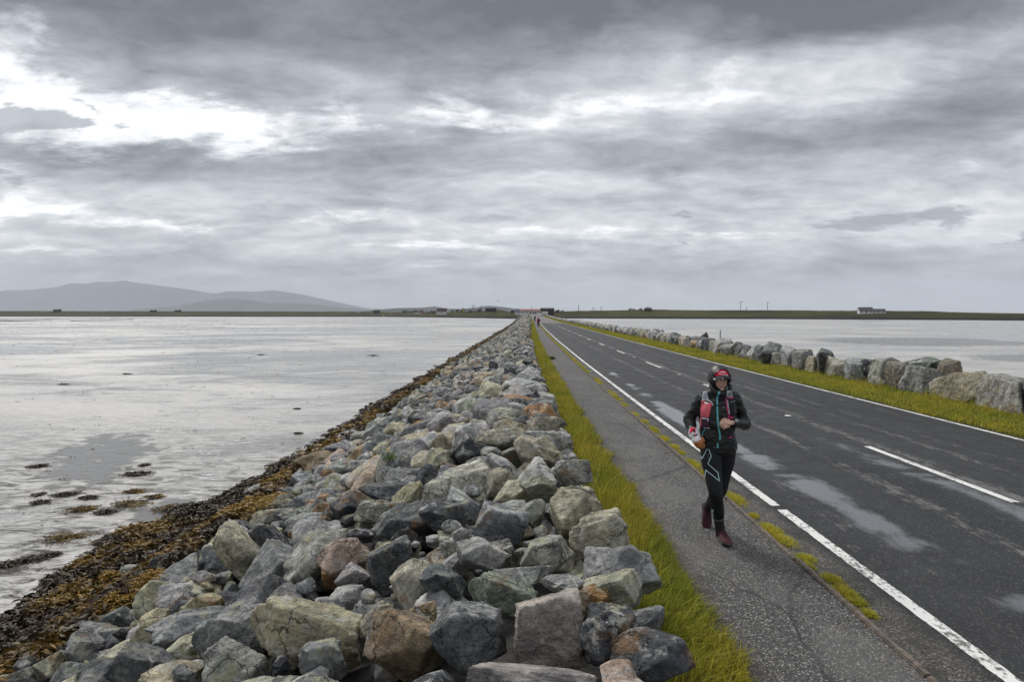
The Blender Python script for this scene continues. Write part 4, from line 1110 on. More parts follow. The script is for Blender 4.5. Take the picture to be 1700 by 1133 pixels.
for px in pxs:
    Rs = np.interp(px, SHP, SHD) * (1 + .012 * mnoise.noise((px * .05, 3, 3)) + .006 * mnoise.noise((px * .3, 3, 3)))
    for u in us:
        d = Rs * u; X = (px - VPX) / F * d
        z = float(land_z(px, d))
        if u > 1.01: z += (.35 * mnoise.noise((X * .02, d * .02, 4)) + .22 * mnoise.noise((X * .09, d * .05, 4))) * min(1, (u - 1) * 12)
        if 1.0 < u < 1.03: z += .35 * mnoise.noise((X * .3, d * .3, 9))
        if d < 640:
            dl = abs(X - float(off(d)) - 5)
            if dl < 26: z = min(z, float(zr(d)) - .25 + max(0, dl - 9) * .15)
        lv_.append((X, d, z))
k = len(us); nn = len(pxs)
i = np.arange(nn - 1)[:, None] * k + np.arange(k - 1)[None]
ld = obj("land", npmesh("land", np.array(lv_), np.stack([i, i + k, i + k + 1, i + 1], -1).reshape(-1, 4), M_LAND, True)); tag(ld, kind='structure')
# dark weedy reefs out on the left flats
for pl in ([(-40, 531), (60, 530.2), (120, 529.6), (200, 529.3), (270, 529.2)], [(-40, 534.5), (30, 533.6), (85, 532.6)], [(120, 533.5), (190, 532), (220, 531)]):
    bm = bmesh.new()
    pts = [atZ(px, py, FLAT) for px, py in pl]; last = None
    for j in range(len(pts) - 1):
        for t in np.linspace(0, 1, 12):
            c = pts[j].lerp(pts[j + 1], t); w_ = 3.5 * (1 + .7 * mnoise.noise((c.x * .06, c.y * .03, 1))); h_ = .3 + .25 * mnoise.noise((c.x * .2, 0, 1))
            ring = [bm.verts.new((c.x, c.y - w_, FLAT - .05)), bm.verts.new((c.x, c.y, FLAT + h_)), bm.verts.new((c.x, c.y + w_, FLAT - .05))]
            if last:
                for q_ in (0, 1): bm.faces.new((last[q_], ring[q_], ring[q_ + 1], last[q_ + 1]))
            last = ring
    tag(bm_obj("reef", bm, plain("weedy_reef", (.035, .03, .015), .8, .3, .5, .4)), kind='structure')
def ridge(name, D, depth, pts, seed):
    px_, py_ = zip(*pts); xs_ = np.arange(px_[0], px_[-1] + 1, 4.)
    rows = np.linspace(-1, 1, 17); vv = []
    for px in xs_:
        zt = CAMZ + (HOR - np.interp(px, px_, py_)) / F * D
        for u in rows:
            d = D + u * depth; X = (px - VPX) / F * D
            s_ = math.exp(-3.0 * u * u) * (1 + .10 * mnoise.noise((X * .0022 + seed, u * 2.5, seed))) if abs(u) > .05 else 1
            h_ = zt * s_ + zt * .10 * mnoise.noise((X * .0017, u * 3, seed + 4)) * (abs(u) > .05)
            vv.append((X, d, max(FLAT - 3, h_) if abs(u) < 1 else FLAT - 5))
    k = len(rows); i = np.arange(len(xs_) - 1)[:, None] * k + np.arange(k - 1)[None]
    tag(obj(name, npmesh(name, np.array(vv), np.stack([i, i + k, i + k + 1, i + 1], -1).reshape(-1, 4), M_HILL, True)), kind='structure')
ridge("mountain", 14000, 1500, [(-700, 530), (-300, 497), (-120, 494), (0, 485), (60, 480), (110, 475), (165, 468), (230, 470), (300, 479), (350, 487), (395, 486.5), (455, 482), (500, 489), (560, 502), (600, 510), (640, 517), (680, 526)], 3)
ridge("mountain", 9400, 1000, [(180, 526), (240, 513), (300, 507), (345, 498), (385, 495.5), (420, 499), (445, 503.5), (500, 504), (560, 510), (610, 515), (660, 524)], 8)
ridge("hill", 4500, 450, [(570, 524), (620, 515), (660, 511.8), (700, 511), (722, 509), (740, 512.5), (768, 513.5), (790, 511), (810, 508.5), (840, 511), (870, 515), (900, 520), (930, 528)], 12)

# ------------------------------------------------------------------ far houses, poles, shrubs
def P_at(px, py, Y): return atY(px, py, Y)
M_WHITE = plain("white_render", (.72, .72, .70), .85, .2, .06, .6)
M_SLATE = plain("slate_roof", (.055, .06, .068), .6, .4, .2, 1.5)
M_REDROOF = plain("red_sheet_roof", (.25, .075, .065), .6, .3, .15, .6)
M_BROWNROOF = plain("brown_tile_roof", (.075, .04, .038), .8, .2, .2, 1.)
M_DARKBOARD = plain("dark_timber", (.035, .035, .037), .8, .2, .25, 1.)
M_GLASS = plain("window_glass", (.02, .025, .03), .12, .6, .1, 1.)
M_WOOD = plain("weathered_pole", (.13, .11, .09), .85, .2, .2, 3.)
M_BLUEROOF = plain("blue_slate_roof", (.03, .04, .07), .6, .4, .2, 1.)
def gable(bm, L, Wd, z0, ze, zt, over=0.):
    a, b_ = L / 2 + over, Wd / 2 + over
    pts = [(-a, -b_, z0), (a, -b_, z0), (a, b_, z0), (-a, b_, z0), (-a, -b_, ze), (a, -b_, ze), (a, b_, ze), (-a, b_, ze), (-a, 0, zt), (a, 0, zt)]
    vs_ = [bm.verts.new(p) for p in pts]
    for f in ((0, 1, 5, 4), (2, 3, 7, 6), (1, 2, 6, 9, 5), (3, 0, 4, 8, 7), (0, 3, 2, 1), (4, 5, 9, 8), (6, 7, 8, 9)): bm.faces.new([vs_[q_] for q_ in f])
def house(name, px0, px1, ytop, yeave, ybase, Y, depth, wallm, roofm, label, cat="house", rz=0., nwin=3, chim=2, door=True, parent=None, sill=.9):
    c = P_at((px0 + px1) / 2, ybase, Y); L = (px1 - px0) * Y / F; ze = (ybase - yeave) * Y / F; zt = (ybase - ytop) * Y / F
    e = parent or empty(name, c, rz)
    if parent is None: tag(e, label, cat)
    dx_ = Vector((0, 0, 0)) if parent is None else Matrix.Rotation(-parent.rotation_euler.z, 3, 'Z') @ (c - parent.location)
    def pl(o): o.location = dx_; return o
    bm = bmesh.new(); gable(bm, L, depth, -1.5, ze, zt - .12); pl(bm_obj("wall", bm, wallm, e))
    bm = bmesh.new(); o_ = .25; th = .16; sl_ = (zt - ze) / (depth / 2)
    for sgn in (-1, 1):
        b0 = [(-L / 2 - o_, sgn * (depth / 2 + o_), ze - sl_ * o_), (L / 2 + o_, sgn * (depth / 2 + o_), ze - sl_ * o_), (L / 2 + o_, 0, zt), (-L / 2 - o_, 0, zt)]
        lo = [bm.verts.new(Vector(p)) for p in b0]; up = [bm.verts.new(Vector(p) + Vector((0, 0, th))) for p in b0]
        bm.faces.new(lo); bm.faces.new(up)
        for q_ in range(4): bm.faces.new((lo[q_], lo[(q_ + 1) % 4], up[(q_ + 1) % 4], up[q_]))
    rf = pl(bm_obj("roof", bm, roofm, e))
    for s_ in ([-1, 1] if chim == 2 else [0] if chim == 1 else []):
        bm = bmesh.new(); add_box(bm, (s_ * (L / 2 - .4), 0, zt + .35), (.8, .6, 1.0)); add_box(bm, (s_ * (L / 2 - .4), 0, zt + .9), (.95, .75, .12)); bm_obj("chimney", bm, wallm, rf)
    for q_ in range(nwin):
        x_ = -L / 2 + L * (q_ + .5) / nwin; isd = door and q_ == nwin // 2
        hgt = min(ze * .8, 2.0) if isd else min(1.1, ze * .5); zc_ = hgt / 2 if isd else ze * .58
        bm = bmesh.new(); add_box(bm, (x_, -depth / 2 - .02, zc_), (1.0 if isd else 1.1, .1, hgt)); pl(bm_obj("door" if isd else "window", bm, M_DARKBOARD if isd else M_GLASS, e))
    return e
ct = house("cottage", 1426, 1446.5, 510.6, 516.2, 520, 515, 6.5, M_WHITE, M_SLATE, "long low white cottage with a slate roof alone on the right shore", "cottage", R(-14), 3, 0)
house("cottage", 1446.5, 1467.5, 513.3, 517.0, 519.9, 517, 5.5, M_WHITE, M_SLATE, "", "", 0, 3, 0, False, ct)
house("house", 725.5, 741.5, 512.2, 517.3, 520.5, 760, 8, M_WHITE, M_BROWNROOF, "white house with a steep brown roof on the far left shore", "house", R(5), 3, 2)
house("house", 806, 824, 510.2, 512.2, 516, 640, 8, M_DARKBOARD, M_SLATE, "dark long low house on the green rise left of the causeway end", "house", 0, 4, 0)
house("house", 855.5, 863.5, 513.6, 517.2, 520.5, 600, 7, M_WHITE, M_BLUEROOF, "small house with a dark blue roof beside the red roofed building", "house", 0, 2, 1)
lg = house("long_building", 863.5, 896.5, 513.8, 516.6, 521.3, 560, 9, M_WHITE, M_REDROOF, "long white building with a red roof at the end of the causeway", "building", 0, 7, 0)
house("barn", 897.5, 919.5, 511.8, 513.8, 520.6, 590, 11, M_DARKBOARD, M_DARKBOARD, "big dark barn with a low roof right of the red roofed building", "barn", 0, 2, 0, True)
house("shed", 900, 909, 518.4, 518.8, 521, 540, 4, M_WHITE, M_WHITE, "low white shed in front of the dark barn", "shed", 0, 0, 0, False)
house("house", 1070.5, 1081, 511.2, 513, 515.5, 640, 6, M_DARKBOARD, M_SLATE, "dark small house on the low green mound across the right bay", "house", R(-20), 2, 1)
house("house", 90.5, 99.5, 513.2, 514.3, 518, 1180, 8, M_DARKBOARD, M_SLATE, "lone dark house farthest left on the flat shore", "house", 0, 2, 0)
house("house", 251, 258, 514.2, 515.2, 518.5, 1180, 8, M_DARKBOARD, M_SLATE, "tiny dark house below the highest mountain slope", "house", 0, 2, 0)
house("house", 292, 299, 514.4, 515.4, 518.5, 1180, 8, M_DARKBOARD, M_SLATE, "tiny dark house below the round foothill", "house", 0, 2, 0)
house("house", 620, 630, 513.8, 515.6, 519, 1050, 8, M_DARKBOARD, M_SLATE, "dark house between bare shore and the shrubs", "house", 0, 2, 1)
house("house", 593, 598, 516.4, 517.4, 519.5, 1100, 6, M_WHITE, M_SLATE, "tiny white house left of the dark shore house", "house", 0, 1, 0, False)
def leafy(name, px, py, w, h, Y, col, label, n=900):
    c = P_at(px, py, Y); sx, sz = w * Y / F / 2, h * Y / F
    ct_ = np.stack([rng.uniform(-1, 1, 9) * sx, rng.uniform(-1, 1, 9) * sx * .5, rng.uniform(.15, .75, 9) * sz], 1); rr = rng.uniform(.28, .5, 9) * min(sx, sz * 1.2)
    ci = rng.integers(0, 9, n); d = rand_dirs(rng, n) * (rng.uniform(size=(n, 1)) ** .4)
    Pq = ct_[ci] + d * rr[ci, None]; Pq[:, 2] = np.maximum(Pq[:, 2], -.6)
    v, q4, t3, c_ = fronds(Pq, np.full(n, .9 * Y / 700), np.array(col) * rng.uniform(.5, 1.5, (n, 1)), .6)
    o = obj(name, npmesh(name, v, [q4, t3], M_GRASS, False, c_), None, c); tag(o, label, "shrub", "shrubs on the far shore"); return o
leafy("shrub", 679, 520.5, 22, 5, 800, (.03, .035, .015), "rounded dark shrub farthest left of the shrub group")
leafy("shrub", 696, 520.5, 16, 5, 790, (.035, .04, .018), "dark shrub behind the parked white cars")
leafy("shrub", 714, 521, 18, 5, 800, (.035, .042, .02), "low shrub close left of the white house")
leafy("shrub", 758, 519.5, 18, 6, 740, (.035, .04, .015), "dark shrub close right of the white house")
leafy("shrub", 774, 519.5, 22, 7, 740, (.04, .042, .015), "tallest dark shrub between white house and long dark house")
leafy("shrub", 794, 518.5, 14, 5, 720, (.04, .045, .018), "shrub standing under the twin power poles")
leafy("shrub", 852, 520.5, 6, 6, 600, (.03, .035, .015), "small dark shrub at the gable of the blue roofed house")
leafy("shrub", 1056, 515.8, 22, 3, 640, (.06, .09, .02), "low green shrub next to the dark house on the mound")
leafy("shrub", 928, 520, 14, 5, 560, (.06, .07, .02), "green shrub right of the dark barn")
def pole(px, ytop, ybase, Y, label, arm=True):
    c = P_at(px, ybase, Y); h_ = (ybase - ytop) * Y / F
    e = empty("utility_pole", c); tag(e, label, "utility pole", "power poles on the far shore")
    bm = bmesh.new(); add_cyl(bm, (0, 0, -1.5), (0, 0, h_), .24 * Y / 560, .17 * Y / 560); bm_obj("pole", bm, M_WOOD, e)
    if arm:
        bm = bmesh.new(); add_box(bm, (.6, -.3, h_ - .5), (2.6, .2, .22)); ar = bm_obj("crossarm", bm, M_WOOD, e)
        for x_ in (-.5, .6, 1.7): bm = bmesh.new(); add_cyl(bm, (x_, -.3, h_ - .4), (x_, -.3, h_ - .1), .1); bm_obj("insulator", bm, M_SLATE, ar)
pole(1229.5, 500.8, 517, 560, "tall power pole, left one of the pair on the right shore"); pole(1274, 502, 517, 560, "power pole nearer the white cottage of the pair on the right shore")
pole(1239.5, 510, 517, 640, "short distant pole between the two tall power poles", False); pole(960.5, 506, 518, 620, "slim pole on the shore right of the barn", False)
pole(998, 510, 517, 640, "short pole left of the green mound", True); pole(984.5, 511, 518, 640, "short pole with a box between two slim poles", True)
pole(784, 507, 519, 720, "left pole of the twin power poles above shrubs"); pole(787, 507, 519, 725, "right pole of the twin power poles above shrubs"); pole(799, 508, 517, 700, "pole between twin poles and the dark house"); pole(882.5, 510, 521.5, 545, "slim pole in front of the red roofed building", False)

# marker post on the right flats
p = atY(1195, 566, 41)
bm = bmesh.new(); add_cyl(bm, (0, 0, -.2), (.03, 0, 1.35), .035, .028, 8); add_cyl(bm, (.03, 0, 1.35), (.03, 0, 1.42), .045, .02, 8)
tag(bm_obj("marker_post", bm, plain("post_grey", (.16, .16, .16), .7), None, loc=(p.x, p.y, atY(1195, 548.5, 41).z - 1.42)), "thin grey marker post sticking up behind the boulder wall", "post")
# coloured buoys or floats on the left shore
for (px, py, Y, c, lab) in ((636.5, 525.2, 780, (.55, .38, .02), "yellow float resting on the far left shore"), (649, 523.5, 800, (.03, .22, .06), "green float resting on the far left shore"), (659.5, 524.5, 790, (.20, .03, .04), "dark red float resting on the far left shore"), (769, 517.8, 700, (.60, .42, .02), "yellow sign board among the shrubs")):
    c0 = P_at(px, py, Y); bm = bmesh.new()
    if "sign" in lab:
        add_box(bm, (0, 0, .9), (1.5, .12, 1.7)); add_cyl(bm, (-.5, .1, -1.5), (-.5, .1, .8), .06); add_cyl(bm, (.5, .1, -1.5), (.5, .1, .8), .06)
    else:
        add_ell(bm, (0, 0, .9), (.8, .8, .95)); add_cyl(bm, (0, 0, 1.7), (0, 0, 2.3), .2, .1)
    tag(bm_obj("sign_board" if "sign" in lab else "buoy", bm, plain("float_paint", c, .5), None, loc=c0), lab, "sign" if "sign" in lab else "buoy", None if "sign" in lab else "floats on the far shore")

# vehicles
M_TYRE = plain("tyre_rubber", (.02, .02, .02), .9)
M_LAMP = plain("lamp_lens", (.7, .7, .68), .15, .6)
def car(c, rz, paint, label, group=None):
    e = empty("parked_car" if group else "car", c, rz); tag(e, label, "car", group)
    bm = bmesh.new()
    prof = [(-2.1, .35), (-2.1, .75), (-1.95, .95), (-1.1, 1.0), (-.45, 1.45), (1.1, 1.48), (1.75, 1.05), (2.1, .95), (2.12, .4), (1.7, .28), (-1.7, .28)]
    sec = [(-.86, .96), (-.7, 1.0), (.7, 1.0), (.86, .96)]
    rows = [[bm.verts.new((w_ * (1 if z < 1.05 else .84), y_ * s_, z)) for (y_, z) in prof] for (w_, s_) in sec]
    n_ = len(prof)
    for a, b_ in zip(rows, rows[1:]):
        for q_ in range(n_): bm.faces.new((a[q_], a[(q_ + 1) % n_], b_[(q_ + 1) % n_], b_[q_]))
    bm.faces.new(rows[0]); bm.faces.new(rows[-1])
    bd = bm_obj("body", bm, paint, e)
    for nm, pts in (("windscreen", [(-.64, -1.06, 1.03), (.64, -1.06, 1.03), (.6, -.5, 1.43), (-.6, -.5, 1.43)]), ("rear_window", [(.62, 1.72, 1.1), (-.62, 1.72, 1.1), (-.58, 1.16, 1.46), (.58, 1.16, 1.46)]),
                    ("side_window", [(.79, -.95, 1.05), (.79, 1.55, 1.08), (.73, 1.05, 1.42), (.73, -.42, 1.40)]), ("side_window", [(-.79, -.95, 1.05), (-.79, 1.55, 1.08), (-.73, 1.05, 1.42), (-.73, -.42, 1.40)])):
        bm = bmesh.new(); cc_ = sum((Vector(p) for p in pts), Vector()) / 4; nrm = (Vector(pts[1]) - Vector(pts[0])).cross(Vector(pts[2]) - Vector(pts[0])).normalized()
        if nrm.dot(cc_ - Vector((0, 0, .9))) < 0: nrm = -nrm
        lo = [bm.verts.new(Vector(p) - nrm * .03) for p in pts]; up = [bm.verts.new(Vector(p) + nrm * .025) for p in pts]
        bm.faces.new(up); bm.faces.new(lo)
        for q_ in range(4): bm.faces.new((lo[q_], lo[(q_ + 1) % 4], up[(q_ + 1) % 4], up[q_]))
        bm_obj(nm, bm, M_GLASS, e)
    for sx in (-1, 1):
        for sy in (-1.3, 1.3):
            bm = bmesh.new(); add_cyl(bm, (sx * .74, sy, .32), (sx * .90, sy, .32), .32, None, 16); wv = bm_obj("wheel", bm, M_TYRE, e)
        bm = bmesh.new(); add_ell(bm, (sx * .6, -2.06, .74), (.2, .08, .1)); bm_obj("headlight", bm, M_LAMP, e)
    return e
M_CARW = plain("white_car_paint", (.78, .78, .78), .3, .5, .02); M_CARR = plain("red_car_paint", (.4, .03, .03), .3, .5, .02); M_CARD = plain("dark_car_paint", (.04, .04, .045), .3, .5, .05)
Yc = 352; lc = 7.0
car((lc + float(off(Yc)), Yc, float(zr(Yc)) + .02), R(1), M_CARW, "white car driving towards the camera far down the road")
p = P_at(691, 521.6, 770); car(p, R(80), M_CARW, "white car parked in front of the dark shrubs, left one", "cars parked on the far left shore")
p = P_at(696.5, 521.6, 772); car(p, R(95), M_CARW, "white car parked beside the red car", "cars parked on the far left shore")
p = P_at(701.8, 520.8, 774); car(p, R(85), M_CARR, "red car parked right of the white cars", "cars parked on the far left shore")
p = P_at(889, 522.3, 535); car(p, R(70), M_CARD, "dark car parked before the red roofed building", "cars parked at the causeway end")

# gull
c = P_at(827, 500, 260); bm = bmesh.new()
add_ell(bm, (0, 0, 0), (.10, .30, .10)); add_ell(bm, (0, -.32, .05), (.06, .09, .06))
bi = empty("bird", c, R(40)); tag(bi, "small dark bird flying above the far houses", "bird"); bm_obj("body", bm, plain("bird_grey", (.10, .10, .11), .8), bi, True)
for s_ in (-1, 1):
    bm = bmesh.new(); pts = [(0, -.12), (.35, -.16), (.8, .0), (.35, .10), (0, .14)]
    zz_ = [0, .2, .38, .2, 0]
    lo = [bm.verts.new((s_ * x_, y_, z_ + .02)) for (x_, y_), z_ in zip(pts, zz_)]; up = [bm.verts.new((s_ * x_, y_, z_ + .05)) for (x_, y_), z_ in zip(pts, zz_)]
    bm.faces.new(lo); bm.faces.new(up)
    for q_ in range(5): bm.faces.new((lo[q_], lo[(q_ + 1) % 5], up[(q_ + 1) % 5], up[q_]))
    bm_obj("wing", bm, bpy.data.materials["bird_grey"], bi)

# ------------------------------------------------------------------ haze over the whole place
bm = bmesh.new(); add_box(bm, (0, 0, (760 - 8) / 2), (32000, 32000, 768))
hm = bpy.data.materials.new("haze_air"); hm.use_nodes = True
ht = NT(hm.node_tree); ht.n.remove(ht.n["Principled BSDF"])
pv = ht.new("ShaderNodeVolumePrincipled"); pv.inputs["Color"].default_value = (.84, .90, 1.0, 1); pv.inputs["Density"].default_value = 7.5e-5
ht.l.new(pv.outputs[0], ht.n["Material Output"].inputs["Volume"])
tag(bm_obj("haze", bm, hm), kind='stuff')

# ------------------------------------------------------------------ people
def fuse(name, bm, voxel, mat, smooth=6, wrinkle=None):
    """several lofts grown together into one continuous skin"""
    me = bpy.data.meshes.new(name); bm.to_mesh(me); bm.free()
    o = bpy.data.objects.new(name, me); COL.objects.link(o)
    md = o.modifiers.new("r", 'REMESH'); md.mode = 'VOXEL'; md.voxel_size = voxel
    if smooth: ms_ = o.modifiers.new("s", 'SMOOTH'); ms_.factor = .5; ms_.iterations = smooth
    dg = bpy.context.evaluated_depsgraph_get(); dg.update()
    m2 = bpy.data.meshes.new_from_object(o.evaluated_get(dg))
    bpy.data.objects.remove(o); bpy.data.meshes.remove(me); m2.name = name
    if wrinkle:
        n = len(m2.vertices); co = np.empty(n * 3); m2.vertices.foreach_get("co", co); co = co.reshape(-1, 3)
        no = np.array([v.normal[:] for v in m2.vertices])
        d = np.array([wrinkle(Vector(c)) for c in co]); m2.vertices.foreach_set("co", (co + no * d[:, None]).ravel())
    m2.polygons.foreach_set("use_smooth", np.ones(len(m2.polygons), bool))
    m2.materials.clear(); m2.materials.append(mat)
    return m2
def tube(bm, pts, radii, seg=14, sub=4):
    """smooth loft through points with elliptical sections (rx across, ry along depth)"""
    pts = [Vector(p) for p in pts]; rad = [(r, r) if not isinstance(r, tuple) else r for r in radii]
    P, Q = [], []
    n = len(pts)
    for i in range(n - 1):
        p0, p1, p2, p3 = pts[max(i - 1, 0)], pts[i], pts[i + 1], pts[min(i + 2, n - 1)]
        for k in range(sub):
            t = k / sub
            P.append(.5 * (2 * p1 + (p2 - p0) * t + (2 * p0 - 5 * p1 + 4 * p2 - p3) * t * t + (3 * p1 - p0 - 3 * p2 + p3) * t ** 3))
            ts = t * t * (3 - 2 * t); Q.append(tuple(rad[i][j] * (1 - ts) + rad[i + 1][j] * ts for j in (0, 1)))
    P.append(pts[-1]); Q.append(rad[-1])
    rings = []
    for i, (p, r) in enumerate(zip(P, Q)):
        t = (P[min(i + 1, len(P) - 1)] - P[max(i - 1, 0)]).normalized()
        ref = Vector((1, 0, 0)) if abs(t.x) < .8 else Vector((0, 0, 1))
        s = (ref - t * ref.dot(t)).normalized(); u = t.cross(s)
        rings.append([bm.verts.new(p + s * r[0] * math.cos(a) + u * r[1] * math.sin(a)) for a in np.linspace(0, 2 * math.pi, seg, endpoint=False)])
    for a, b_ in zip(rings, rings[1:]):
        for k in range(seg): bm.faces.new((a[k], a[(k + 1) % seg], b_[(k + 1) % seg], b_[k]))
    for ring, p, q_, r in ((rings[0], P[0], P[1], Q[0]), (rings[-1], P[-1], P[-2], Q[-1])):
        tip = bm.verts.new(p + (p - q_).normalized() * min(r) * .45)
        for k in range(seg): bm.faces.new((ring[k], ring[(k + 1) % seg], tip))
def fabric(name, col, rough=.6, spec=.3, weave=300., sheen=.0, bump_=.002):
    return plain(name, col, rough, spec, .15, weave, bump_, 0, sheen)
M_SKIN = plain("skin", (.68, .42, .32), .5, .35, .08, 40.)
M_SKIN.node_tree.nodes["Principled BSDF"].inputs["Subsurface Weight"].default_value = .08
M_JKT = fabric("black_shell_fabric", (.016, .017, .018), .42, .45, 60.)
M_TGT = fabric("black_stretch_fabric", (.011, .012, .015), .6, .3, 200.)
M_SOCK = fabric("grey_knit", (.045, .045, .052), .9, .1, 250.)
M_SHOE = fabric("maroon_mesh", (.085, .026, .035), .7, .3, 150.)
M_SOLE = plain("dark_rubber", (.022, .022, .024), .75)
M_MIDS = plain("grey_foam", (.11, .11, .115), .8)
M_TEAL = fabric("teal_tape", (.15, .52, .58), .6)
M_LBLUE = fabric("pale_blue_print", (.60, .85, .95), .6)
M_CORAL = fabric("coral_mesh", (.92, .16, .21), .6)
M_PINK = fabric("pink_binding", (.62, .06, .19), .6)
M_PLUM = fabric("plum_mesh", (.06, .022, .04), .7)
M_STRAP = fabric("pale_grey_mesh", (.42, .42, .47), .7)
M_BLACK = fabric("black_webbing", (.012, .012, .014), .7)
M_RED = fabric("red_cap_fabric", (.75, .018, .07), .6)
M_VISOR = fabric("dark_visor", (.022, .023, .025), .7)
M_PRINT = plain("white_print", (.8, .8, .82), .6)
M_ORANGE = plain("orange_glove", (.50, .19, .07), .7)

Y0 = 6.03
def J(px, py, dY=0.): return atY(px, py, Y0 + dY)
foot = atZ(1197, 908, .014)
run = empty("person", (foot.x, foot.y, .014)); rinv = Matrix.Translation(run.location).inverted()
tag(run, "runner in black hooded jacket, red fronted cap and coral running vest jogging on the footpath", "person")
def kid(name, me, parent=run):
    o = bpy.data.objects.new(name, me); COL.objects.link(o); o.parent = parent
    o.matrix_parent_inverse = rinv if parent is run else Matrix.Identity(4)
    return o

head = J(1195, 628.5, -.03)
neck0, neck1 = J(1192.5, 660, .03), J(1194, 646, .0)
chest, waist, pelv = J(1191, 684, .02), J(1191, 714, .02), J(1192, 742, .03)
sR, eR, wR = J(1165, 663, .03), J(1143.5, 697, .12), J(1153, 722, -.02)
sL, eL, wL = J(1219, 662, .03), J(1238, 705, .09), J(1216, 702, -.13)
hR, kR, aR = J(1179, 750, .02), J(1188, 820, -.13), J(1196, 886, .03)
hL, kL, aL = J(1206, 750, .05), J(1196, 812, .06), J(1176, 843, .40)
toeL = J(1171.5, 869, .37)

# ---- body (one skin)
bm = bmesh.new()
tube(bm, [J(1192, 752, .04), pelv, waist, chest, J(1191.5, 662, .03), neck0, neck1], [(.125, .09), (.145, .10), (.12, .088), (.135, .10), (.095, .072), (.052, .052), (.050, .053)], 18)
for a, b_, c in ((sR, eR, wR), (sL, eL, wL)):
    tube(bm, [a, a.lerp(b_, .5), b_, b_.lerp(c, .35), c], [.040, .040, .036, .036, .026])
for a, b_, c in ((hR, kR, aR), (hL, kL, aL)):
    tube(bm, [a, a.lerp(b_, .45), b_, b_.lerp(c, .3), b_.lerp(c, .7), c], [.075, .064, .045, .044, .033, .028])
# skull, jaw, nose, lips, ears
add_ell(bm, head + Vector((0, .015, .015)), (.070, .088, .092), 3)
tube(bm, [head + Vector((0, -.02, -.01)), head + Vector((0, -.035, -.055)), head + Vector((0, -.045, -.088))], [(.060, .06), (.052, .052), (.030, .034)], 14)
tube(bm, [head + Vector((0, -.078, .012)), head + Vector((0, -.093, -.020)), head + Vector((0, -.104, -.036))], [.008, .011, .013], 8)
for s_ in (-1, 1):
    add_ell(bm, head + Vector((s_ * .011, -.094, -.040)), (.009, .009, .007), 2)
    add_ell(bm, head + Vector((s_ * .071, .01, -.01)), (.008, .018, .03), 2)
add_ell(bm, head + Vector((0, -.088, -.059)), (.022, .010, .006), 2); add_ell(bm, head + Vector((0, -.087, -.069)), (.018, .011, .007), 2)
add_ell(bm, head + Vector((0, -.078, -.092)), (.018, .016, .014), 2)
# left hand: loose fist held before the chest, knuckles forward
def hand(bm, wrist, fwd, up, side, curl=1., g=1.):
    """fwd along the hand, up = back of the hand, side towards the thumb"""
    pc = wrist + fwd * .055
    tube(bm, [wrist - fwd * .015, wrist + fwd * .025, pc, wrist + fwd * .088], [(.025 * g, .018 * g), (.033 * g, .019 * g), (.040 * g, .020 * g), (.040 * g, .016 * g)], 12)
    for i, (o_, ln) in enumerate(((.029, .85), (.0105, 1.0), (-.0105, .93), (-.030, .75))):
        b0 = wrist + fwd * (.086 - .004 * abs(i - 1)) + side * o_
        d1 = (fwd * math.cos(.9 * curl) - up * math.sin(.9 * curl)); d2 = (fwd * math.cos(2.2 * curl) - up * math.sin(2.2 * curl)); d3 = (fwd * math.cos(3.1 * curl) - up * math.sin(3.1 * curl))
        p1 = b0 + d1 * .038 * ln; p2 = p1 + d2 * .026 * ln; p3 = p2 + d3 * .018 * ln
        tube(bm, [b0 - fwd * .012, b0, p1, p2, p3], [q_ * g for q_ in (.0105, .0105, .0095, .0088, .007)], 8, 2)
    t0 = wrist + fwd * .028 + side * .026 - up * .006
    t1 = t0 + (fwd * .6 + side * .55 - up * .3).normalized() * .036; t2 = t1 + (fwd * .9 - side * .15 - up * .45).normalized() * .028; t3 = t2 + (fwd * .7 - side * .6 - up * .3).normalized() * .018
    tube(bm, [t0 - fwd * .012, t0, t1, t2, t3], [q_ * g for q_ in (.014, .013, .0105, .010, .0075)], 8, 2)
fL = (J(1203, 704.5, -.21) - wL).normalized(); upL = Vector((.1, -.85, .4)); upL = (upL - fL * upL.dot(fL)).normalized()
hand(bm, wL + fL * .012, fL, upL, upL.cross(fL).normalized() if upL.cross(fL).z > 0 else fL.cross(upL).normalized(), .8)
fR = (J(1159.5, 738, -.09) - wR).normalized(); upR = Vector((-.5, -.8, -.1)); upR = (upR - fR * upR.dot(fR)).normalized(); sdR = fR.cross(upR).normalized()
if sdR.x < 0: sdR = -sdR
hand(bm, wR + fR * .01, fR, upR, sdR, .62)
tube(bm, [aR, aR + Vector((.004, .01, -.05)), aR + Vector((.014, -.09, -.09))], [.032, .030, .022])
body = kid("body", fuse("body", bm, .0042, M_SKIN, 3))
# face below the visor: dark glasses rim, lips tinted
def ell_obj(name, c, s, mat, parent, sub=2):
    b2 = bmesh.new(); add_ell(b2, c, s, sub); me = bpy.data.meshes.new(name); b2.to_mesh(me); b2.free(); me.materials.append(mat)
    me.polygons.foreach_set("use_smooth", np.ones(len(me.polygons), bool)); return kid(name, me, parent)
M_EYE = plain("eye_white", (.6, .58, .55), .2); M_IRIS = plain("iris", (.03, .02, .015), .2); M_LIP = plain("lips", (.36, .13, .12), .45)
for s_ in (-1, 1):
    ey = ell_obj("eye", head + Vector((s_ * .03, -.066, .008)), (.013, .010, .009), M_EYE, body); ell_obj("iris", head + Vector((s_ * .03, -.0745, .007)), (.006, .003, .006), M_IRIS, ey)
ell_obj("mouth", head + Vector((0, -.0955, -.064)), (.019, .004, .0045), M_LIP, body)

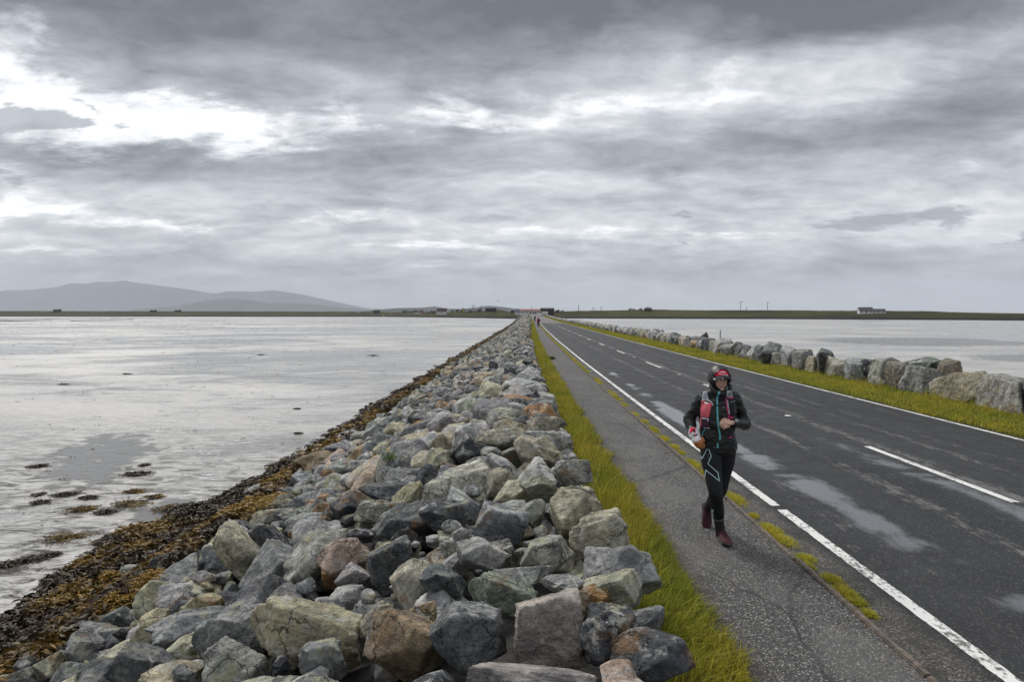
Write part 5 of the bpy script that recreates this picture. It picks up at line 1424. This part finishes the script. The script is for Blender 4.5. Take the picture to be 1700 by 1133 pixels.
# ---- tights and pelvis
def fold(amp, f, seed, stretch=(1, 1, 1)):
    return lambda c: amp * (mnoise.noise(Vector((c.x * f * stretch[0] + seed, c.y * f * stretch[1], c.z * f * stretch[2]))) + .5 * mnoise.noise(Vector((c.x * f * 2.3 * stretch[0], c.y * f * 2.3 * stretch[1] + seed, c.z * f * 2.3 * stretch[2]))))
bm = bmesh.new()
tube(bm, [J(1192, 755, .04), J(1192, 745, .035), J(1191.5, 728, .03)], [(.13, .10), (.155, .112), (.14, .10)], 18)
kRm = kR.lerp(aR, .22)
tube(bm, [hR + Vector((-.002, 0, .03)), hR.lerp(kR, .22), hR.lerp(kR, .6), kR, kRm + Vector((0, .01, 0)), kR.lerp(aR, .42), kR.lerp(aR, .58)], [(.088, .10), (.092, .098), (.076, .08), (.062, .066), (.062, .068), (.057, .064), (.050, .054)], 18)
tube(bm, [hL + Vector((.0, 0, .03)), hL.lerp(kL, .25), hL.lerp(kL, .65), kL, kL.lerp(aL, .3), kL.lerp(aL, .75)], [(.088, .10), (.086, .094), (.072, .076), (.062, .066), (.062, .066), (.049, .052)], 18)
tights = kid("tights", fuse("tights", bm, .007, M_TGT, 4, fold(.0018, 14, 3, (1, 1, 1.8))))
for k_, a in ((kR, aR), (kL, aL)):
    bm = bmesh.new(); t0 = .5 if k_ is kR else .5
    tube(bm, [k_.lerp(a, t0), k_.lerp(a, .88), a + (a - k_).normalized() * .03], [(.046, .049), (.043, .046), (.042, .047)], 14)
    kid("sock", fuse("sock", bm, .006, M_SOCK, 2, fold(.002, 40, 5, (.4, .4, 2.))))
    if k_ is kR:
        bm = bmesh.new(); tube(bm, [k_.lerp(a, .585), k_.lerp(a, .61)], [(.0515, .0555), (.050, .054)], 16); kid("cuff", fuse("cuff", bm, .004, M_MIDS, 2), tights)

# ---- shoes
def shoe(heel, toe, up):
    ax = toe - heel; L = ax.length; ax.normalize(); up = (up - ax * up.dot(ax)).normalized(); sd = ax.cross(up)
    def loft(bm, rows, n=16):
        rings = []
        for (t, w, zlo, zhi) in rows:
            c = heel + ax * L * t; zc_, hz = (zlo + zhi) / 2, (zhi - zlo) / 2; ring = []
            for a in np.linspace(0, 2 * math.pi, n, endpoint=False):
                cx_ = math.copysign(abs(math.cos(a)) ** .8, math.cos(a)); cz_ = math.copysign(abs(math.sin(a)) ** .75, math.sin(a))
                ring.append(bm.verts.new(c + sd * w * cx_ + up * (zc_ + hz * cz_)))
            rings.append(ring)
        for a, b_ in zip(rings, rings[1:]):
            for k in range(n): bm.faces.new((a[k], a[(k + 1) % n], b_[(k + 1) % n], b_[k]))
        bm.faces.new(rings[0]); bm.faces.new(rings[-1])
    bm = bmesh.new()
    loft(bm, [(0, .022, .03, .085), (.06, .034, .02, .105), (.22, .038, .02, .112), (.36, .038, .02, .102), (.52, .042, .02, .078), (.70, .047, .02, .064), (.85, .044, .02, .054), (.95, .032, .022, .045), (1.0, .016, .025, .036)])
    up_ = kid("shoe", fuse("shoe", bm, .005, M_SHOE, 3))
    bm = bmesh.new(); loft(bm, [(-.03, .02, .004, .03), (.05, .037, 0, .032), (.3, .037, .001, .028), (.55, .044, 0, .027), (.78, .049, 0, .025), (.93, .036, .004, .026), (1.03, .014, .012, .028)])
    kid("sole", fuse("sole", bm, .005, M_SOLE, 2), up_)
    bm = bmesh.new(); loft(bm, [(-.025, .022, .022, .036), (.05, .0385, .024, .038), (.3, .0385, .022, .034), (.55, .0455, .020, .032), (.78, .0505, .018, .030), (.93, .038, .020, .031), (1.02, .016, .024, .032)]); kid("midsole", fuse("midsole", bm, .0045, M_MIDS, 2), up_)
    bm = bmesh.new(); tube(bm, [heel + ax * L * .14 + up * .100, heel + ax * L * .13 + up * .128], [(.042, .05), (.040, .046)], 14); kid("collar", fuse("collar", bm, .005, M_BLACK, 2), up_)
    for t in (.40, .48, .56, .64):
        bm = bmesh.new(); c = heel + ax * L * t; z_ = np.interp(t, [.36, .52, .7], [.103, .080, .066])
        tube(bm, [c - sd * .022 + up * (z_ - .006), c + up * (z_ + .001), c + sd * .022 + up * (z_ - .006)], [.0032] * 3, 6, 2); kid("lace", fuse("lace", bm, .0022, M_BLACK, 0), up_)
gz = .016
hl_ = Vector((aR.x - .002, aR.y + .045, gz + .012)); shoe(hl_, Vector((aR.x + .012, aR.y - .22, gz + .004)), Vector((0, 0, 1)))
hlL = J(1170.5, 836, .50); tl = J(1172, 872.5, .42); shoe(hlL, hlL + (tl - hlL).normalized() * .255, Vector((.05, -1, .15)))

# ---- jacket with sleeves and collar
bm = bmesh.new()
tube(bm, [J(1191, 749, .035), J(1191.5, 738, .035), J(1191, 728, .025), J(1191, 714, .02), J(1191, 698, .015), chest + Vector((0, -.002, 0)), J(1191.5, 671, .025), J(1192, 662, .03), J(1192.5, 656, .025), J(1193.5, 649, .0), J(1194, 645.8, -.012)],
     [(.168, .128), (.178, .134), (.168, .128), (.158, .122), (.164, .130), (.168, .134), (.166, .122), (.142, .108), (.098, .09), (.080, .084), (.076, .082)], 24)
for a, b_, c, s_ in ((sR, eR, wR, -1), (sL, eL, wL, 1)):
    tube(bm, [a + Vector((-s_ * .05, 0, .008)), a, a.lerp(b_, .35), a.lerp(b_, .75), b_, b_.lerp(c, .3), b_.lerp(c, .72), b_.lerp(c, .94)], [.064, .066, .058, .053, .054, .051, .045, .039], 16)
fj = fold(.007, 11, 1, (1.2, 1, 1.6)); fj2 = fold(.005, 24, 7, (.8, .8, 1.6))
jacket = kid("jacket", fuse("jacket", bm, .0075, M_JKT, 4, lambda c: fj(c) + fj2(c)))

# ---- hood (a shell open towards the face)
hc = head + Vector((0, .012, .006))
def shell(nA=20, nB=40):
    v, f = [], []
    for layer, (sx, sy, sz_) in enumerate(((.102, .122, .118), (.092, .112, .108))):
        for b_ in range(nB):
            ph_ = 2 * math.pi * b_ / nB
            op = R(50) + (R(10) if math.sin(ph_) < 0 else R(-4)) * abs(math.sin(ph_))
            for a in range(nA):
                t = op + (math.pi - op) * a / (nA - 1); 
                d = Vector((math.sin(t) * math.cos(ph_) * sx, -math.cos(t) * sy, math.sin(t) * math.sin(ph_) * sz_))
                wv = .004 * mnoise.noise(d * 22) + .005 * mnoise.noise(Vector((d.x * 8, d.y * 30, d.z * 8)))
                if d.z < -.02: d.x *= 1 - .12 * min(1, (-d.z - .02) / .08); 
                v.append(hc + d * (1 + wv * 6))
    N = nA * nB
    for l in (0, 1):
        for b_ in range(nB):
            for a in range(nA - 1):
                q_ = [l * N + b_ * nA + a, l * N + ((b_ + 1) % nB) * nA + a, l * N + ((b_ + 1) % nB) * nA + a + 1, l * N + b_ * nA + a + 1]
                f.append(q_ if l else q_[::-1])
    for b_ in range(nB): f.append([b_ * nA, N + b_ * nA, N + ((b_ + 1) % nB) * nA, ((b_ + 1) % nB) * nA])
    return np.array([x[:] for x in v]), np.array(f)
v, f = shell(); hood = kid("hood", npmesh("hood", v, f, M_JKT, True))
# hem folds of the hood meeting the collar
bm = bmesh.new(); tube(bm, [head + Vector((-.088, -.02, -.06)), head + Vector((-.075, -.055, -.10)), head + Vector((-.03, -.088, -.125)), head + Vector((.03, -.088, -.125)), head + Vector((.075, -.055, -.10)), head + Vector((.088, -.02, -.06))], [.018, .022, .020, .020, .022, .018], 10)
kid("chin_guard", fuse("chin_guard", bm, .005, M_JKT, 3, fold(.002, 30, 2)), jacket)

# ---- cap: red front and dark visor
def grid_obj(name, fn, nu, nv, th, mat, parent):
    G = [[fn(i / (nu - 1), j / (nv - 1)) for j in range(nv)] for i in range(nu)]
    v = [p for r_ in G for p, n_ in r_] + [p - n_ * th for r_ in G for p, n_ in r_]; N = nu * nv; f = []
    for i in range(nu - 1):
        for j in range(nv - 1):
            q_ = [i * nv + j, (i + 1) * nv + j, (i + 1) * nv + j + 1, i * nv + j + 1]; f.append(q_); f.append([N + x for x in q_[::-1]])
    rim = [i * nv for i in range(nu)] + [(nu - 1) * nv + j for j in range(1, nv)] + [i * nv + nv - 1 for i in range(nu - 2, -1, -1)] + [j for j in range(nv - 2, 0, -1)]
    for a, b_ in zip(rim, rim[1:] + rim[:1]): f.append([a, N + a, N + b_, b_])
    return kid(name, npmesh(name, np.array([x[:] for x in v]), np.array(f), mat, True), parent)
cap = None
def capf(u, w):
    th = (u - .5) * R(150); el_ = R(2) + w * R(58)
    d = Vector((math.sin(th) * math.cos(el_), -math.cos(th) * math.cos(el_), math.sin(el_)))
    return head + Vector((0, .006, .018)) + Vector((d.x * .083, d.y * .104, d.z * .094)), d
cap = grid_obj("cap", capf, 26, 12, .006, M_RED, run)
def vis(u, w):
    th = (u - .5) * R(128)
    inn = Vector((math.sin(th) * .081, -math.cos(th) * .100, .022)); out_ = Vector((math.sin(th) * .098, -.035 - math.cos(th) * .118, .000 - .018 * abs(math.sin(th)) ** 1.5))
    p = inn.lerp(out_, w); p.z += .012 * math.sin(w * math.pi) * .6 - .016 * abs(math.sin(th)) ** 2
    return head + Vector((0, .006, .012)) + p, Vector((0, -.35, .94))
visor = grid_obj("visor", vis, 24, 8, .005, M_VISOR, cap)

# ---- patches that follow the clothes
def bvh_of(*objs):
    vs_, fs_ = [], []
    for o in objs:
        b0 = len(vs_); vs_ += [v.co.copy() for v in o.data.vertices]; fs_ += [[b0 + q_ for q_ in p.vertices] for p in o.data.polygons]
    return BVHTree.FromPolygons(vs_, fs_)
def cast(bv, px, py):
    d = ray(px, py).normalized(); hit = bv.ray_cast(CAML, d)
    if hit[0] is None:
        p = CAML + d * 6.0; nr = bv.find_nearest(p); return nr[0], nr[1]
    return hit[0], hit[1]
def patch(name, c, bv, h, mat, parent, nu=8, nv=8, bulge=0., jit=0.):
    tl_, tr_, br_, bl_ = [np.array(q_, float) for q_ in c]
    def fn(u, w):
        q_ = (tl_ * (1 - u) + tr_ * u) * (1 - w) + (bl_ * (1 - u) + br_ * u) * w
        p, n_ = cast(bv, *q_); d = (CAML - p).normalized(); n_ = (n_ + d * .6).normalized()
        return p + n_ * (h + bulge * 16 * u * (1 - u) * w * (1 - w)), n_
    return grid_obj(name, fn, nu, nv, h + .004, mat, parent)
def ribbon(name, pts, w, bv, h, mat, parent, n=3):
    pts = [np.array(p, float) for p in pts]; P = []
    for a, b_ in zip(pts, pts[1:]):
        m_ = max(2, int(np.hypot(*(b_ - a)) / 1.6))
        P += [a + (b_ - a) * t for t in np.linspace(0, 1, m_, endpoint=False)]
    P.append(pts[-1]); N = len(P)
    def fn(u, w_):
        i = min(N - 1, int(round(u * (N - 1)))); t = P[min(N - 1, i + 1)] - P[max(0, i - 1)]; t = t / np.hypot(*t)
        q_ = P[i] + np.array([-t[1], t[0]]) * (w_ - .5) * w
        p, n_ = cast(bv, *q_); d = (CAML - p).normalized(); n_ = (n_ + d * .6).normalized()
        return p + n_ * h, n_
    return grid_obj(name, fn, N, n, h + .003, mat, parent)
bj = bvh_of(jacket, bpy.data.objects["chin_guard"])
ribbon("zip", [(1196.6, 645.8), (1194.5, 651), (1191.5, 659), (1190.7, 666), (1191, 687), (1192, 704), (1193.6, 715), (1195, 723), (1195.4, 731)], 3.0, bj, .004, M_TEAL, jacket)
ribbon("zip", [(1191.4, 736.5), (1191.5, 744.8)], 3.0, bj, .004, M_TEAL, jacket)
ribbon("piping", [(1171, 713.5), (1167.2, 718), (1165.8, 725)], 1.1, bj, .003, M_TEAL, jacket)
ribbon("tab", [(1209.8, 728.4), (1214.4, 725.4)], 2.2, bj, .004, M_PINK, jacket)
vest = empty("running_vest"); vest.parent = run; vest.matrix_parent_inverse = rinv
patch("shoulder_strap", [(1168.5, 651.5), (1174, 650.5), (1177.5, 666.5), (1164.6, 666.5)], bj, .010, M_STRAP, vest)
patch("shoulder_strap", [(1207, 649), (1214.5, 649.5), (1216.5, 661.5), (1204.8, 661.5)], bj, .010, M_STRAP, vest)
patch("chest_pocket", [(1164.4, 665.8), (1182, 671), (1176.8, 694), (1164.2, 693.2)], bj, .012, M_CORAL, vest, 10, 10, .016)
patch("flask_pocket", [(1164, 693.4), (1177, 694), (1178.5, 710), (1163.2, 709)], bj, .012, M_PLUM, vest, 8, 8, .010)
patch("side_pocket", [(1206, 661), (1217.5, 661), (1218, 694), (1211, 695)], bj, .012, M_BLACK, vest, 8, 10, .008)
patch("hem_band", [(1163, 709), (1178.8, 709.8), (1179, 713), (1165, 713)], bj, .010, M_BLACK, vest)
patch("hem_print", [(1169, 709.6), (1178.6, 710.2), (1178.4, 712), (1169.4, 711.4)], bj, .013, M_STRAP, vest, 6, 3)
bvv = bvh_of(jacket, *[o for o in vest.children])
ribbon("flask_tie", [(1165.8, 695.2), (1176, 696), (1175, 700)], 1.7, bvv, .003, M_LBLUE, vest)
ribbon("side_binding", [(1163.6, 694), (1163.4, 709)], 1.8, bvv, .004, M_CORAL, vest)
ribbon("strap_binding", [(1204.8, 661), (1206.5, 672), (1209, 684), (1211.2, 695)], 3.4, bvv, .005, M_PINK, vest)
ribbon("strap_binding", [(1205, 660.8), (1217.5, 661)], 2.2, bvv, .005, M_PINK, vest)
ribbon("strap_binding", [(1208.5, 693.5), (1217.5, 694.5)], 4.2, bvv, .006, M_PINK, vest)
ribbon("strap_cord", [(1207.4, 664), (1208.8, 675), (1211, 688)], 1.0, bvv, .0065, M_LBLUE, vest)
for (x_, y_) in ((1212.5, 668), (1215, 667.5), (1218, 666)): ribbon("buckle", [(x_, y_), (x_ + 1.3, y_ + .3)], 1.3, bvv, .006, M_STRAP, vest)
ribbon("sternum_strap", [(1182, 673), (1192, 674), (1205.5, 673)], 2.0, bvv, .007, M_BLACK, vest)
ribbon("buckle", [(1193.8, 673.4), (1197.5, 673.2)], 2.6, bvv, .010, M_SOCK, vest)
ribbon("button", [(1200.4, 676.8), (1202, 676.8)], 1.6, bvv, .006, M_STRAP, vest)
ribbon("tube_loop", [(1173.5, 664), (1178, 666), (1182, 669.5), (1184, 674)], 1.5, bvv, .008, M_PRINT, vest)
ribbon("print", [(1165.5, 668.2), (1169, 669.5)], 1.6, bvv, .004, M_BLACK, vest); ribbon("print", [(1169.5, 669.8), (1176, 670)], 1.8, bvv, .004, M_PRINT, vest)
for rr_ in (1.6, 3.2): ribbon("print", [(1171.8 + rr_ * math.cos(a), 679 + rr_ * math.sin(a)) for a in np.linspace(0, 5.6, 9)], .55, bvv, .004, fabric("coral_print", (.85, .28, .26)), vest, 2)
# print on cap front and visor
bc = bvh_of(cap, visor)
for pts, w in (([(1185.2, 619.4), (1189, 617.8), (1193.6, 617)], 1.0), ([(1194.8, 618.6), (1199, 618.2), (1205, 619.8)], 1.3), ([(1206.2, 622.0), (1208.6, 625.2)], 1.2), ([(1182.2, 625.5), (1183.2, 626)], 1.4), ([(1200.5, 616.4), (1203.8, 617.4)], .7)):
    ribbon("print", pts, w, bc, .002, M_PRINT, cap)
for x_, h_ in ((1193.6, 2.0), (1195.4, 1.5), (1197.2, 1.6), (1199.0, 1.4), (1200.8, 1.5), (1202.6, 1.4), (1204.4, 1.6)):
    y_ = 621.2 + (x_ - 1193.6) * .21; ribbon("print", [(x_, y_ - h_ / 2), (x_ + .2, y_ + h_ / 2)], 1.1, bc, .002, M_PRINT, cap)
ribbon("print", [(1185.8, 629.4), (1187.4, 631.6)], 1.5, bc, .002, M_PRINT, cap); ribbon("print", [(1200.3, 632.2), (1203, 632.6)], 1.5, bc, .002, M_PRINT, cap)
# pale blue X on the front thigh, small mark on the shin
bt = bvh_of(tights)
def tp(cx_, cy_): return (1100 + .3088 * cx_, 580 + .3088 * cy_)
ribbon("thigh_print", [tp(*q_) for q_ in ((190, 548), (213, 590), (240, 537))], .95, bt, .0025, M_LBLUE, tights)
ribbon("thigh_print", [tp(*q_) for q_ in ((249, 540), (262, 578), (243, 617), (297, 665), (306, 711), (232, 651), (228, 690))], .95, bt, .0025, M_LBLUE, tights)
for a, b_ in (((262, 866), (272, 880)), ((274, 864), (264, 882)), ((266, 886), (276, 900))): ribbon("shin_print", [tp(*a), tp(*b_)], .8, bt, .0025, M_LBLUE, tights)
# watch
bm = bmesh.new(); tube(bm, [wL - fL * .022, wL - fL * .004], [(.034, .034), (.033, .033)], 16); wb_ = kid("watch", fuse("watch", bm, .0035, M_BLACK, 1))
ell_obj("watch_face", wL - fL * .012 + upL * .036, (.017, .017, .017), M_STRAP, wb_)
# patterned red, white and black wrist cover on the other hand, orange finger gloves below
bm = bmesh.new(); tube(bm, [J(1151.5, 713, .01), wR - fR * .005, wR + fR * .06, wR + fR * .085], [(.044, .04), (.050, .044), (.047, .038), (.036, .03)], 16)
wc = kid("wrist_cover", fuse("wrist_cover", bm, .005, M_PRINT, 3, fold(.003, 40, 3)))
bw = bvh_of(wc)
patch("red_edge", [(1145, 712), (1154, 709), (1155, 713), (1144.5, 721)], bw, .003, M_RED, wc, 8, 6)
for pts in ([(1147, 718.5), (1150, 716), (1153, 718)], [(1151, 714.8), (1155.5, 716.5)], [(1149.5, 722), (1152, 723.8), (1158.5, 721)], [(1150, 724.5), (1154, 724), (1158, 722.5)], [(1147, 725), (1148.5, 727.5)]): ribbon("mark", pts, 1.1, bw, .003, M_BLACK, wc)
bm = bmesh.new(); hand(bm, wR + fR * .01, fR, upR, sdR, .62, 1.12)
kid("glove", fuse("glove", bm, .004, M_ORANGE, 2))

# ---- the two people far down the path
def walker(c, h, top, label, stride=.1):
    e = empty("person", c); tag(e, label, "person"); s = h / 1.7; V_ = lambda x, y_, z: Vector((x, y_, z)) * s
    bm = bmesh.new()
    tube(bm, [V_(0, 0, .85), V_(0, 0, 1.1), V_(0, 0, 1.35), V_(0, 0, 1.45), V_(0, -.01, 1.52)], [(.13 * s, .1 * s), (.12 * s, .09 * s), (.16 * s, .1 * s), (.07 * s, .06 * s), (.05 * s, .05 * s)])
    add_ell(bm, V_(0, -.02, 1.6), (.075 * s, .09 * s, .11 * s))
    for q_ in (-1, 1):
        tube(bm, [V_(q_ * .19, 0, 1.38), V_(q_ * .25, .04, 1.12), V_(q_ * .20, -.12, .98)], [.05 * s, .042 * s, .034 * s]); add_ell(bm, V_(q_ * .19, -.17, .97), (.035 * s, .05 * s, .035 * s))
        tube(bm, [V_(q_ * .09, 0, .86), V_(q_ * .09, -q_ * stride, .48), V_(q_ * .09, -q_ * stride * .6 + .05, .08)], [.09 * s, .06 * s, .045 * s]); add_ell(bm, V_(q_ * .09, -q_ * stride * .6 - .02, .045), (.045 * s, .12 * s, .045 * s))
    kid2 = lambda n_, me: obj(n_, me, e)
    kid2("body", fuse("body", bm, .022, M_SKIN, 2))
    bm = bmesh.new()
    tube(bm, [V_(0, 0, .86), V_(0, 0, 1.1), V_(0, 0, 1.36), V_(0, 0, 1.47)], [(.19 * s, .14 * s), (.18 * s, .13 * s), (.20 * s, .14 * s), (.10 * s, .09 * s)])
    for q_ in (-1, 1): tube(bm, [V_(q_ * .17, 0, 1.39), V_(q_ * .26, .04, 1.12), V_(q_ * .205, -.11, .985)], [.075 * s, .065 * s, .05 * s])
    kid2("jacket", fuse("jacket", bm, .022, top, 2))
    bm = bmesh.new()
    for q_ in (-1, 1): tube(bm, [V_(q_ * .08, 0, .92), V_(q_ * .09, -q_ * stride, .48), V_(q_ * .09, -q_ * stride * .6 + .05, .10)], [.115 * s, .08 * s, .06 * s])
    kid2("trousers", fuse("trousers", bm, .022, M_TGT, 2))
    bm = bmesh.new(); add_ell(bm, V_(0, .015, 1.635), (.095 * s, .105 * s, .10 * s)); kid2("hat", fuse("hat", bm, .022, M_VISOR, 2))
    return e
p = atY(894, 541, 106); walker((p.x, 106, .014), 1.62, fabric("maroon_jacket", (.22, .025, .085)), "distant person in a maroon jacket and dark trousers on the footpath")
p = atY(888, 534, 182); walker((p.x, 182, .014 + float(zr(182))), 1.75, M_JKT, "more distant person all in black on the footpath")
